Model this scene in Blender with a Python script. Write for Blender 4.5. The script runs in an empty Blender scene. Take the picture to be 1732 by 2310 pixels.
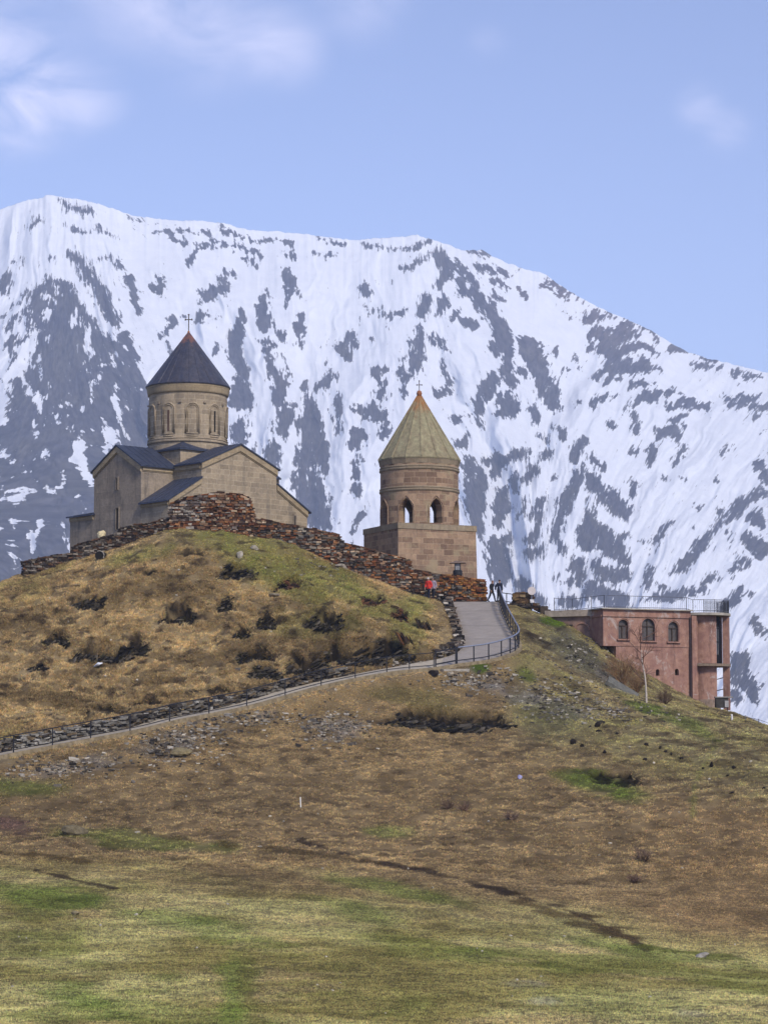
import bpy, bmesh, math, random
import numpy as np
from mathutils import Vector, Matrix
random.seed(7)
rng = np.random.default_rng(7)
S = bpy.context.scene
COL = S.collection
R = math.radians

# ------------------------------------------------------------------ camera
F = 5730.0            # focal length in pixels of a 1732-pixel-wide frame
PITCH = R(5.75)
cam_d = bpy.data.cameras.new("camera")
cam = bpy.data.objects.new("camera", cam_d); COL.objects.link(cam)
cam.location = (0, 0, 0)
cam.rotation_euler = (R(90) + PITCH, 0, 0)
cam_d.sensor_fit = 'HORIZONTAL'; cam_d.sensor_width = 36.0
cam_d.lens = 36.0 * F / 1732.0
cam_d.clip_start = 0.5; cam_d.clip_end = 30000
S.camera = cam

# ------------------------------------------------------------------ sky, sun, exposure
SUN_AZ, SUN_EL = 150.0, 40.0       # degrees clockwise from +Y (the view direction)
w = bpy.data.worlds.new("World"); S.world = w; w.use_nodes = True
nt = w.node_tree; nt.nodes.clear()
out = nt.nodes.new('ShaderNodeOutputWorld')
bg = nt.nodes.new('ShaderNodeBackground'); bg.inputs['Strength'].default_value = 0.15
sky = nt.nodes.new('ShaderNodeTexSky'); sky.sky_type = 'NISHITA'; sky.sun_disc = False
sky.sun_elevation = R(SUN_EL); sky.sun_rotation = R(SUN_AZ)
sky.altitude = 2200; sky.air_density = 1.0; sky.dust_density = 1.0; sky.ozone_density = 2.0
tint = nt.nodes.new('ShaderNodeMix'); tint.data_type = 'RGBA'; tint.blend_type = 'MULTIPLY'
tint.inputs[0].default_value = 1.0
tint.inputs[7].default_value = (0.86, 0.71, 0.735, 1)
nt.links.new(sky.outputs[0], tint.inputs[6])
# thin clouds: soft noise inside a few regions of the sky, all in world directions
geo = nt.nodes.new('ShaderNodeTexCoord')
def vdir(px, py):
    v = Vector((px - 866, F, -(py - 1155)))
    v.rotate(Matrix.Rotation(PITCH, 3, 'X')); return v.normalized()
nz = nt.nodes.new('ShaderNodeTexNoise'); nz.inputs['Scale'].default_value = 24.0
nz.inputs['Detail'].default_value = 9.0; nz.inputs['Roughness'].default_value = 0.6; nz.inputs['Distortion'].default_value = 0.9
mp = nt.nodes.new('ShaderNodeMapping'); mp.inputs['Rotation'].default_value = (0, R(32), 0); mp.inputs['Scale'].default_value = (0.7, 1, 1.6)
nt.links.new(geo.outputs['Generated'], mp.inputs[0]); nt.links.new(mp.outputs[0], nz.inputs['Vector'])
acc = None
for (px, py, rad, st) in ((20, 120, 210, 1.0), (110, 215, 170, 0.9), (40, 290, 120, .7), (210, 215, 120, 0.6), (470, 40, 230, .75), (640, 105, 140, .6),
                          (280, 0, 200, .6), (820, -20, 160, .5), (1640, 300, 80, .55), (1575, 240, 80, .5), (1100, 100, 70, .22)):
    d = vdir(px, py)
    vm = nt.nodes.new('ShaderNodeVectorMath'); vm.operation = 'DISTANCE'
    vm.inputs[1].default_value = d; nt.links.new(geo.outputs['Generated'], vm.inputs[0])
    mr = nt.nodes.new('ShaderNodeMapRange'); mr.interpolation_type = 'SMOOTHERSTEP'
    mr.inputs['From Min'].default_value = rad / F; mr.inputs['From Max'].default_value = 0.0
    mr.inputs['To Min'].default_value = 0; mr.inputs['To Max'].default_value = st
    nt.links.new(vm.outputs['Value'], mr.inputs['Value'])
    if acc is None: acc = mr.outputs[0]
    else:
        a = nt.nodes.new('ShaderNodeMath'); a.operation = 'ADD'
        nt.links.new(acc, a.inputs[0]); nt.links.new(mr.outputs[0], a.inputs[1]); acc = a.outputs[0]
nm = nt.nodes.new('ShaderNodeMapRange'); nm.inputs['From Min'].default_value = 0.30; nm.inputs['From Max'].default_value = 0.70
nt.links.new(nz.outputs['Fac'], nm.inputs['Value'])
mm = nt.nodes.new('ShaderNodeMath'); mm.operation = 'MULTIPLY'; mm.use_clamp = True
nt.links.new(acc, mm.inputs[0]); nt.links.new(nm.outputs[0], mm.inputs[1])
m2 = nt.nodes.new('ShaderNodeMath'); m2.operation = 'MULTIPLY'; m2.inputs[1].default_value = 0.62
nt.links.new(mm.outputs[0], m2.inputs[0])
cl = nt.nodes.new('ShaderNodeMix'); cl.data_type = 'RGBA'
cl.inputs[7].default_value = (4.9, 4.7, 5.7, 1)
nt.links.new(m2.outputs[0], cl.inputs[0]); nt.links.new(tint.outputs[2], cl.inputs[6])
nt.links.new(cl.outputs[2], bg.inputs['Color']); nt.links.new(bg.outputs[0], out.inputs[0])
sun_d = bpy.data.lights.new("sun", 'SUN'); sun_d.energy = 2.0; sun_d.angle = R(10); sun_d.color = (1.0, 0.88, 0.70)
sun = bpy.data.objects.new("sun", sun_d); COL.objects.link(sun)
sv = Vector((math.sin(R(SUN_AZ)) * math.cos(R(SUN_EL)), math.cos(R(SUN_AZ)) * math.cos(R(SUN_EL)), math.sin(R(SUN_EL))))
sun.rotation_euler = (-sv).to_track_quat('-Z', 'Y').to_euler()
S.view_settings.view_transform = 'Standard'; S.view_settings.look = 'None'
S.view_settings.exposure = 0.88; S.view_settings.gamma = 1.0
HAZE = 0.00017           # density of the mountain air (box at the end)
S.cycles.use_denoising = True
S.cycles.max_bounces = 5; S.cycles.diffuse_bounces = 3; S.cycles.volume_bounces = 1

# ------------------------------------------------------------------ helpers
SP, CP = math.sin(PITCH), math.cos(PITCH)
def slope_of(py):            # dz per metre of distance along Y
    a = -(np.asarray(py, float) - 1155) / F
    return (SP + a * CP) / (CP - a * SP)
def at(px, py, Y):
    a = -(py - 1155) / F
    k = Y / (CP - a * SP)
    return Vector(((px - 866) / F * k, Y, (SP + a * CP) * k))
def proj(x, y, z):
    d = y * CP + z * SP
    return 866 + F * x / d, 1155 - F * (-y * SP + z * CP) / d

def hash2(ix, iy, seed):
    n = (ix.astype(np.int64) * 374761393 + iy.astype(np.int64) * 668265263 + seed * 144665) & 0xffffffff
    n = ((n ^ (n >> 13)) * 1274126177) & 0xffffffff
    n = n ^ (n >> 16)
    return (n & 0xffff) / 65535.0
def vnoise(x, y, seed=0):
    ix = np.floor(x); iy = np.floor(y); fx = x - ix; fy = y - iy
    fx = fx * fx * fx * (fx * (fx * 6 - 15) + 10); fy = fy * fy * fy * (fy * (fy * 6 - 15) + 10)
    a = hash2(ix, iy, seed); b = hash2(ix + 1, iy, seed); c = hash2(ix, iy + 1, seed); d = hash2(ix + 1, iy + 1, seed)
    return (a + (b - a) * fx) * (1 - fy) + (c + (d - c) * fx) * fy
def fbm(x, y, seed=0, oct=4, gain=0.5):
    s = 0; amp = 1; tot = 0
    for i in range(oct):
        s = s + amp * (vnoise(x, y, seed + i * 17) * 2 - 1); tot += amp
        ca, sa = 0.8, 0.6
        x, y = (x * ca - y * sa) * 2.03 + 5.1, (x * sa + y * ca) * 2.03 + 1.7; amp *= gain
    return s / tot
def sstep(a, b, x):
    t = np.clip((x - a) / (b - a), 0, 1); return t * t * (3 - 2 * t)

def link(o, parent=None):
    COL.objects.link(o)
    if parent is not None: o.parent = parent
    return o
def tag(o, label=None, cat=None, group=None, kind=None):
    if label: o['label'] = label
    if cat: o['category'] = cat
    if group: o['group'] = group
    if kind: o['kind'] = kind
    return o
def thing(name, loc, label, cat, group=None):
    o = bpy.data.objects.new(name, None); o.empty_display_size = 0.3
    o.location = loc; link(o); return tag(o, label, cat, group)
def root_loc(o):
    v = Vector((0, 0, 0))
    while o is not None: v = v + o.location; o = o.parent
    return v

def fast_mesh(name, V, Fc, col=None, smooth=False, attrs=None):
    """V (n,3); Fc (m,k) with a constant k"""
    V = np.asarray(V, np.float32); Fc = np.asarray(Fc, np.int32); k = Fc.shape[1]
    me = bpy.data.meshes.new(name)
    me.vertices.add(len(V)); me.vertices.foreach_set('co', V.ravel())
    me.loops.add(Fc.size); me.loops.foreach_set('vertex_index', Fc.ravel())
    me.polygons.add(len(Fc)); me.polygons.foreach_set('loop_start', np.arange(0, Fc.size, k, dtype=np.int32))
    me.update(calc_edges=True)
    if smooth: me.polygons.foreach_set('use_smooth', np.ones(len(Fc), bool))
    if col is not None:
        a = me.color_attributes.new('Col', 'FLOAT_COLOR', 'POINT')
        c4 = np.ones((len(V), 4), np.float32); c4[:, :3] = col
        a.data.foreach_set('color', c4.ravel())
    for nme, arr in (attrs or {}).items():
        a = me.attributes.new(nme, 'FLOAT', 'POINT'); a.data.foreach_set('value', np.asarray(arr, np.float32))
    return me

class MB:
    """collects shapes in world coordinates; build() links them as ONE mesh object"""
    def __init__(s): s.v = []; s.f = []; s.c = []; s.col = (1, 1, 1)
    def add(s, vs, fs):
        b = len(s.v)
        s.v += [tuple(p) for p in vs]; s.c += [s.col] * len(vs)
        s.f += [tuple(b + i for i in f) for f in fs]
    def hexa(s, p):           # 8 corners: bottom 4 (ccw), top 4
        s.add(p, [(3, 2, 1, 0), (4, 5, 6, 7), (0, 1, 5, 4), (1, 2, 6, 5), (2, 3, 7, 6), (3, 0, 4, 7)])
    def box(s, c, size, X=(1, 0, 0), Y=(0, 1, 0), Z=(0, 0, 1), jit=0):
        c = Vector(c); X = Vector(X) * size[0] / 2; Y = Vector(Y) * size[1] / 2; Z = Vector(Z) * size[2] / 2
        P = [c - X - Y - Z, c + X - Y - Z, c + X + Y - Z, c - X + Y - Z, c - X - Y + Z, c + X - Y + Z, c + X + Y + Z, c - X + Y + Z]
        if jit: P = [p + X * random.uniform(-jit, jit) + Y * random.uniform(-jit, jit) + Z * random.uniform(-jit, jit) for p in P]
        s.hexa(P)
    def prism(s, poly, d):    # extrude a planar polygon of world points by vector d
        n = len(poly); d = Vector(d); P = [Vector(p) for p in poly]
        s.add(P + [p + d for p in P], [tuple(range(n))[::-1], tuple(range(n, 2 * n))] +
              [(i, (i + 1) % n, n + (i + 1) % n, n + i) for i in range(n)])
    def tube(s, pts, r, n=6, cap=True):
        pts = [Vector(p) for p in pts]; rr = r if hasattr(r, '__len__') else [r] * len(pts)
        vs = []; fs = []
        for i, p in enumerate(pts):
            t = (pts[min(i + 1, len(pts) - 1)] - pts[max(i - 1, 0)]).normalized()
            a = t.cross(Vector((0, 0, 1)));
            if a.length < 1e-3: a = t.cross(Vector((1, 0, 0)))
            a.normalize(); b = t.cross(a)
            for k in range(n):
                q = 2 * math.pi * k / n
                vs.append(p + a * rr[i] * math.cos(q) + b * rr[i] * math.sin(q))
        for i in range(len(pts) - 1):
            for k in range(n):
                fs.append((i * n + k, (i + 1) * n + k, (i + 1) * n + (k + 1) % n, i * n + (k + 1) % n))
        if cap: fs += [tuple(range(n)), tuple(range((len(pts) - 1) * n, len(pts) * n))[::-1]]
        s.add(vs, fs)
    def lathe(s, c, prof, n=48, a0=0.0, cap0=False, cap1=False):   # prof: (r, z)
        c = Vector(c); vs = []; fs = []
        for (r, z) in prof:
            for k in range(n):
                q = a0 + 2 * math.pi * k / n
                vs.append(c + Vector((r * math.sin(q), -r * math.cos(q), z)))
        for i in range(len(prof) - 1):
            for k in range(n):
                fs.append((i * n + k, i * n + (k + 1) % n, (i + 1) * n + (k + 1) % n, (i + 1) * n + k))
        if cap0: fs.append(tuple(range(n))[::-1])
        if cap1: fs.append(tuple(range((len(prof) - 1) * n, len(prof) * n)))
        s.add(vs, fs)
    def build(s, name, mat, parent=None, smooth=False, uv=True, loc=None, cyl=None):
        base = root_loc(parent) if parent is not None else Vector(loc or (0, 0, 0))
        me = bpy.data.meshes.new(name)
        me.from_pydata([(x - base.x, y - base.y, z - base.z) for (x, y, z) in s.v], [], s.f)
        me.update()
        a = me.color_attributes.new('Col', 'FLOAT_COLOR', 'POINT')
        a.data.foreach_set('color', np.hstack([np.array(s.c, np.float32), np.ones((len(s.c), 1), np.float32)]).ravel())
        if uv:
            L = me.uv_layers.new(name='UV')
            for p in me.polygons:
                n = p.normal
                t = Vector((0, 0, 1)).cross(n)
                t = Vector((1, 0, 0)) if t.length < 0.05 else t.normalized()
                b = n.cross(t)
                if cyl and abs(n.z) < .8:          # wrapped round an upright axis: arc length and height
                    pc = p.center + base; a0 = math.atan2(pc.x - cyl[0].x, cyl[0].y - pc.y)
                    for li in p.loop_indices:
                        q = s.v[me.loops[li].vertex_index]; a1 = math.atan2(q[0] - cyl[0].x, cyl[0].y - q[1])
                        a1 = a0 + (a1 - a0 + math.pi) % (2 * math.pi) - math.pi
                        L.data[li].uv = (a1 * cyl[1], q[2])
                    continue
                for li in p.loop_indices:
                    q = Vector(s.v[me.loops[li].vertex_index])
                    L.data[li].uv = (q.dot(t), q.dot(b))
        if smooth:
            for p in me.polygons: p.use_smooth = True
        if mat: me.materials.append(mat)
        o = bpy.data.objects.new(name, me)
        if parent is None: o.location = base
        return link(o, parent)

# ------------------------------------------------------------------ materials
def newmat(name, rough=0.9, spec=0.2):
    m = bpy.data.materials.new(name); m.use_nodes = True
    b = m.node_tree.nodes['Principled BSDF']
    b.inputs['Roughness'].default_value = rough; b.inputs['Specular IOR Level'].default_value = spec
    return m, m.node_tree, b
def N(nt, t, **kw):
    n = nt.nodes.new(t)
    for k, v in kw.items():
        if k in n.inputs: n.inputs[k].default_value = v
        else: setattr(n, k, v)
    return n
def mixc(nt, fac, a, b, mode='MIX'):
    m = nt.nodes.new('ShaderNodeMix'); m.data_type = 'RGBA'; m.blend_type = mode
    for s, v in ((0, fac), (6, a), (7, b)):
        if hasattr(v, 'is_linked') or hasattr(v, 'links'): nt.links.new(v, m.inputs[s])
        else: m.inputs[s].default_value = v if s == 0 else (v[0], v[1], v[2], 1)
    return m.outputs[2]
def ramp(nt, val, a, b):
    m = nt.nodes.new('ShaderNodeMapRange'); m.inputs['From Min'].default_value = a; m.inputs['From Max'].default_value = b
    nt.links.new(val, m.inputs['Value']); return m.outputs[0]
def noise(nt, scale, detail=5, rough=0.6, vec=None, dist=0):
    n = N(nt, 'ShaderNodeTexNoise'); n.inputs['Scale'].default_value = scale; n.inputs['Detail'].default_value = detail
    n.inputs['Roughness'].default_value = rough; n.inputs['Distortion'].default_value = dist
    if vec is None:
        g = N(nt, 'ShaderNodeNewGeometry'); vec = g.outputs['Position']
    nt.links.new(vec, n.inputs['Vector']); return n.outputs['Fac']
def bump(nt, b, h, strength=0.5, dist=0.05):
    k = N(nt, 'ShaderNodeBump'); k.inputs['Strength'].default_value = strength; k.inputs['Distance'].default_value = dist
    nt.links.new(h, k.inputs['Height']); nt.links.new(k.outputs[0], b.inputs['Normal'])
def scaled(nt, sc):
    g = N(nt, 'ShaderNodeNewGeometry'); m = N(nt, 'ShaderNodeMapping'); m.inputs['Scale'].default_value = sc
    nt.links.new(g.outputs['Position'], m.inputs[0]); return m.outputs[0]

def plain(name, c, rough=0.8, var=0.25, sc=6.0, metal=0.0, spec=0.25):
    m, nt, b = newmat(name, rough, spec)
    f = noise(nt, sc, 6)
    o = mixc(nt, ramp(nt, f, 0.3, 0.7), [x * (1 - var) for x in c], [min(1, x * (1 + var)) for x in c])
    nt.links.new(o, b.inputs['Base Color']); b.inputs['Metallic'].default_value = metal
    bump(nt, b, f, 0.25, 0.02)
    return m
def vcol(name, rough=0.95, sc=5.0, var=0.3, bmp=0.4, spec=0.1):
    m, nt, b = newmat(name, rough, spec)
    a = N(nt, 'ShaderNodeVertexColor'); a.layer_name = 'Col'
    f = noise(nt, sc, 6, 0.65)
    lo = mixc(nt, 1.0, a.outputs[0], (1 - var,) * 3, 'MULTIPLY'); hi = mixc(nt, 1.0, a.outputs[0], (1 + var,) * 3, 'MULTIPLY')
    nt.links.new(mixc(nt, ramp(nt, f, 0.3, 0.7), lo, hi), b.inputs['Base Color'])
    if bmp: bump(nt, b, f, bmp, 0.06)
    return m
def ashlar(name, c1, c2, mortar, bw=0.85, bh=0.42, stain=(0.1, 0.09, 0.08), stain_amt=0.45, odd=None):
    m, nt, b = newmat(name, 0.92, 0.15)
    uv = N(nt, 'ShaderNodeUVMap')
    wob = N(nt, 'ShaderNodeTexNoise'); wob.inputs['Scale'].default_value = 1.3
    nt.links.new(uv.outputs[0], wob.inputs['Vector'])
    ad = N(nt, 'ShaderNodeVectorMath'); ad.operation = 'MULTIPLY_ADD'
    nt.links.new(wob.outputs['Color'], ad.inputs[0]); ad.inputs[1].default_value = (0.12, 0.07, 0); nt.links.new(uv.outputs[0], ad.inputs[2])
    br = N(nt, 'ShaderNodeTexBrick'); br.inputs['Scale'].default_value = 1.0
    br.inputs['Brick Width'].default_value = bw; br.inputs['Row Height'].default_value = bh
    br.inputs['Mortar Size'].default_value = 0.022; br.inputs['Mortar Smooth'].default_value = 0.4; br.inputs['Bias'].default_value = 0.0
    br.offset = 0.37; br.squash = 0.7; br.squash_frequency = 3
    br.inputs['Color1'].default_value = (*c1, 1); br.inputs['Color2'].default_value = (*c2, 1); br.inputs['Mortar'].default_value = (*mortar, 1)
    nt.links.new(ad.outputs[0], br.inputs['Vector'])
    f1 = noise(nt, 0.55, 6, 0.65); f2 = noise(nt, 5.0, 6, 0.7)
    vs = noise(nt, 1.0, 5, 0.6, scaled(nt, (1.6, 1.6, 0.16)))
    o = mixc(nt, ramp(nt, f2, 0.25, 0.75), mixc(nt, 1.0, br.outputs[0], (0.72, 0.72, 0.74), 'MULTIPLY'), mixc(nt, 1.0, br.outputs[0], (1.2, 1.18, 1.14), 'MULTIPLY'))
    if odd: o = mixc(nt, ramp(nt, noise(nt, 0.9, 3, 0.5), 0.56, 0.66), o, mixc(nt, 0.55, o, odd))
    k = N(nt, 'ShaderNodeMath'); k.operation = 'MULTIPLY'; k.inputs[1].default_value = stain_amt
    nt.links.new(ramp(nt, vs, 0.5, 0.75), k.inputs[0])
    o = mixc(nt, k.outputs[0], o, stain)
    k2 = N(nt, 'ShaderNodeMath'); k2.operation = 'MULTIPLY'; k2.inputs[1].default_value = stain_amt * 0.8
    nt.links.new(ramp(nt, f1, 0.5, 0.72), k2.inputs[0])
    o = mixc(nt, k2.outputs[0], o, stain)
    nt.links.new(o, b.inputs['Base Color'])
    hh = N(nt, 'ShaderNodeMath'); hh.operation = 'SUBTRACT'; nt.links.new(f2, hh.inputs[0]); nt.links.new(br.outputs['Fac'], hh.inputs[1])
    bump(nt, b, hh.outputs[0], 0.35, 0.03)
    return m
def cone_mat(name, c1, c2, rust, z0, z1, rough=0.55, metal=0.0, spec=0.35):
    """sheet or stone cone, rusty towards the tip with runs down the seams; z0..z1 object heights of the rust"""
    m, nt, b = newmat(name, rough, spec); b.inputs['Metallic'].default_value = metal
    tc = N(nt, 'ShaderNodeTexCoord'); sp = N(nt, 'ShaderNodeSeparateXYZ'); nt.links.new(tc.outputs['Object'], sp.inputs[0])
    st = noise(nt, 1.0, 6, 0.7, scaled(nt, (2.2, 2.2, 0.25))); f = noise(nt, 3.0, 6, 0.65)
    o = mixc(nt, ramp(nt, st, 0.35, 0.65), c1, c2)
    o = mixc(nt, ramp(nt, f, 0.35, 0.7), mixc(nt, 1.0, o, (0.72, 0.72, 0.72), 'MULTIPLY'), mixc(nt, 1.0, o, (1.2, 1.2, 1.2), 'MULTIPLY'))
    h = ramp(nt, sp.outputs['Z'], z0, z1)
    a = N(nt, 'ShaderNodeMath'); a.operation = 'MULTIPLY_ADD'; nt.links.new(st, a.inputs[0]); a.inputs[1].default_value = 1.5; nt.links.new(h, a.inputs[2])
    o = mixc(nt, ramp(nt, a.outputs[0], 1.12, 1.6), o, rust)
    nt.links.new(o, b.inputs['Base Color']); bump(nt, b, f, 0.25, 0.03)
    return m
MAT = {}
MAT['church'] = ashlar('church_ashlar', (0.42, 0.35, 0.255), (0.28, 0.235, 0.175), (0.48, 0.42, 0.32), 0.9, 0.42, (0.12, 0.11, 0.10), 0.5)
MAT['church_band'] = ashlar('church_cornice_stone', (0.40, 0.33, 0.225), (0.33, 0.27, 0.18), (0.28, 0.23, 0.16), 1.3, 0.6, (0.14, 0.12, 0.10), 0.4)
MAT['belfry'] = ashlar('belfry_ashlar', (0.42, 0.30, 0.205), (0.18, 0.12, 0.088), (0.40, 0.31, 0.22), 0.95, 0.46, (0.13, 0.10, 0.085), 0.4, odd=(0.36, 0.31, 0.2))
MAT['belfry_band'] = ashlar('belfry_cornice_stone', (0.34, 0.285, 0.205), (0.27, 0.22, 0.155), (0.22, 0.18, 0.13), 1.1, 0.5, (0.13, 0.11, 0.09), 0.45)
MAT['slate'] = plain('dark_slate_roof', (0.036, 0.046, 0.078), 0.5, 0.35, 3.0, spec=0.4)
MAT['cone_dark'] = cone_mat('dark_sheet_cone', (0.052, 0.055, 0.082), (0.085, 0.075, 0.085), (0.33, 0.13, 0.07), 2.6, 4.6, 0.45, 0.25)
MAT['cone_light'] = cone_mat('weathered_stone_cone', (0.27, 0.25, 0.165), (0.21, 0.165, 0.115), (0.36, 0.16, 0.05), 2.6, 5.4, 0.85)
MAT['rust'] = plain('rusty_copper', (0.30, 0.13, 0.07), 0.7, 0.4, 8)
MAT['dark'] = plain('dark_void', (0.012, 0.011, 0.010), 0.9, 0.2)
MAT['black_metal'] = plain('black_painted_metal', (0.018, 0.02, 0.028), 0.5, 0.3, 10)
MAT['grey_metal'] = plain('worn_grey_metal', (0.26, 0.29, 0.38), 0.4, 0.2, 10, metal=0.35)
MAT['concrete'] = plain('pale_concrete', (0.36, 0.34, 0.30), 0.95, 0.3, 1.5)
MAT['stones'] = vcol('wall_stone', 0.95, 7.0, 0.4, 0.5)
MAT['cloth'] = vcol('cloth', 0.9, 30.0, 0.12, 0.1)
# ------------------------------------------------------------------ terrain heightfield
CP_PTS = [  # px, py, Y
 # meadow in front
 (-300, 2310, 62), (0, 2310, 62), (433, 2310, 64), (866, 2310, 66), (1300, 2310, 67), (1732, 2310, 68), (2100, 2310, 68),
 (0, 2140, 88), (433, 2160, 86), (866, 2180, 84), (1300, 2210, 82), (1732, 2235, 81), (-300, 2130, 88), (2150, 2240, 81),
 (-300, 1965, 114), (0, 1985, 112), (433, 2005, 109), (866, 2050, 105), (1300, 2105, 101), (1732, 2165, 96), (2200, 2200, 95),
 # lower hillside
 (-300, 1840, 136), (0, 1850, 135), (433, 1865, 132), (866, 1885, 130), (1300, 1915, 127), (1732, 1950, 121),
 (150, 1760, 145), (300, 1750, 147), (600, 1730, 150), (866, 1720, 153), (1150, 1740, 150), (1450, 1770, 145), (1732, 1800, 138),
 (300, 1690, 153), (600, 1650, 159), (800, 1640, 162), (1000, 1620, 166), (1200, 1640, 164), (1400, 1680, 158), (1600, 1720, 151), (1732, 1740, 146),
 (720, 1580, 168), (1000, 1550, 174), (1100, 1530, 177), (1250, 1560, 176), (1400, 1590, 174), (1500, 1620, 170), (1600, 1650, 165), (1732, 1668, 160),
 # right shoulder below the red building
 (1180, 1400, 195), (1190, 1480, 183), (1240, 1400, 199), (1290, 1420, 198), (1330, 1450, 197), (1395, 1500, 195), (1460, 1545, 193), (1430, 1525, 194.5), (1500, 1572, 192.5), (1480, 1578, 188), (1556, 1586, 194), (1640, 1605, 192),
 (1300, 1480, 189), (1400, 1555, 185), (1500, 1590, 182), (1600, 1622, 178), (1650, 1622, 178), (1732, 1650, 171),
 # the knoll
 (-60, 1660, 158), (0, 1600, 164), (0, 1500, 174), (0, 1400, 185), (0, 1325, 196), (-150, 1380, 192), (-250, 1440, 188),
 (200, 1580, 167), (200, 1480, 176), (200, 1380, 186), (200, 1290, 194), (100, 1297, 197.5), (225, 1259, 198.5),
 (450, 1530, 171.5), (450, 1450, 179), (450, 1370, 186), (450, 1290, 192), (450, 1225, 196.5), (450, 1197, 199), (380, 1198, 199), (300, 1230, 198.5), (540, 1205, 199.3),
 (650, 1470, 177), (650, 1400, 183), (650, 1320, 191), (650, 1260, 196.5), (650, 1228, 199.3), (750, 1275, 200),
 (800, 1440, 180.5), (800, 1380, 186), (800, 1320, 195), (900, 1425, 183), (900, 1370, 189), (900, 1335, 198), (870, 1318, 200.2), (960, 1420, 186), (985, 1375, 193), (960, 1350, 199.5),
 (1000, 1358, 202.2), (1070, 1358, 202.3),
]
P3 = [tuple(at(*c)) for c in CP_PTS]
# ground behind the crest, church terrace and flanks: x, y, z
P3 += [(-20, 206, 18.0), (-12, 212, 18.3), (-20, 216, 18.0), (-24, 208, 17.0), (-30, 206, 15.0), (-8, 214, 17.2), (-3, 207, 15.6), (2, 206, 13.4), (6, 212, 12.5), (0, 216, 12.5), (-14, 226, 16.0),
       (-8, 202.5, 17.6), (8.6, 203.6, 12.8), (9.5, 207, 11.0), (12, 204, 11.8), (14, 202.5, 11.6), (20, 204.5, 7.5), (12, 214, 5.0), (20, 212, 4), (27, 202, 3.0), (31, 195, 1.6), (34, 185, .6), (30, 215, -5), (20, 232, -8), (0, 232, 0), (-20, 232, 8),
       (-34, 215, 8), (-40, 232, 0), (38, 175, -1), (44, 165, -3), (45, 200, -8), (45, 232, -18), (-45, 200, 6), (-45, 160, -1), (-45, 120, -4), (-45, 80, -6), (-45, 45, -6),
       (45, 140, -4), (45, 110, -6.5), (45, 80, -7.5), (45, 45, -6.5), (-20, 30, -5.2), (20, 30, -5.4), (0, 45, -5.7), (0, 0, -1.75), (-30, -10, -2), (30, -10, -2), (0, 12, -3.2), (-45, 0, -3), (45, 0, -3)]
P3 = np.array(P3)
def tps_fit(P):
    n = len(P); d2 = ((P[:, None, :2] - P[None, :, :2]) ** 2).sum(-1) / 2500.0
    K = np.where(d2 > 0, d2 * np.log(np.maximum(d2, 1e-12)), 0) * 0.5 + np.eye(n) * 2e-4
    A = np.zeros((n + 3, n + 3)); A[:n, :n] = K; A[:n, n] = 1; A[:n, n + 1:] = P[:, :2] / 50; A[n:, :n] = A[:n, n:].T
    b = np.zeros(n + 3); b[:n] = P[:, 2]
    return np.linalg.solve(A, b)
TW = tps_fit(P3)
def tps(x, y):
    o = np.empty(x.shape); n = len(P3)
    xf, yf, of = x.ravel(), y.ravel(), o.ravel()
    for i in range(0, xf.size, 40000):
        xx, yy = xf[i:i + 40000], yf[i:i + 40000]
        d2 = ((xx[:, None] - P3[None, :, 0]) ** 2 + (yy[:, None] - P3[None, :, 1]) ** 2) / 2500.0
        K = np.where(d2 > 0, d2 * np.log(np.maximum(d2, 1e-12)), 0) * 0.5
        of[i:i + 40000] = K @ TW[:n] + TW[n] + TW[n + 1] * xx / 50 + TW[n + 2] * yy / 50
    return of.reshape(x.shape)
DX = 0.22
fx = np.arange(-34, 38, DX); fy = np.concatenate([np.arange(46, 120, 0.33), np.arange(120, 212, DX)])
geom = lambda a, n, b: a * (b / a) ** np.linspace(0, 1, n)
gx = np.concatenate([-34 - geom(1.0, 40, 9000)[::-1], fx, 38 + geom(1.0, 40, 9000)])
gy = np.concatenate([46 - geom(1.0, 40, 9000)[::-1], fy, 212 + geom(1.0, 40, 1900)])
GX, GY = np.meshgrid(gx, gy)          # rows = y
cx_, cy_ = np.clip(GX, -45, 45), np.clip(GY, -10, 232)
Hc = tps(cx_, cy_)
dd = np.hypot(GX - cx_, GY - cy_)
H = Hc * np.exp(-dd / 70) + (-125) * (1 - np.exp(-dd / 160))
def sample(A, x, y):
    x = np.asarray(x, float); y = np.asarray(y, float)
    i = np.clip(np.searchsorted(gx, x) - 1, 0, len(gx) - 2); j = np.clip(np.searchsorted(gy, y) - 1, 0, len(gy) - 2)
    tx = np.clip((x - gx[i]) / (gx[i + 1] - gx[i]), 0, 1); ty = np.clip((y - gy[j]) / (gy[j + 1] - gy[j]), 0, 1)
    return (A[j, i] * (1 - tx) + A[j, i + 1] * tx) * (1 - ty) + (A[j + 1, i] * (1 - tx) + A[j + 1, i + 1] * tx) * ty
def hit(px, py, A=None, y0=50.0, y1=212.0):
    A = H if A is None else A
    ys = np.arange(y0, y1, 0.1)
    a = -(py - 1155) / F; den = CP - a * SP
    x = (px - 866) / F * ys / den; z = (SP + a * CP) / den * ys
    below = np.nonzero(sample(A, x, ys) >= z)[0]
    k = below[0] if len(below) else len(ys) - 1
    return Vector((x[k], ys[k], float(sample(A, x[k], ys[k]))))

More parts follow.
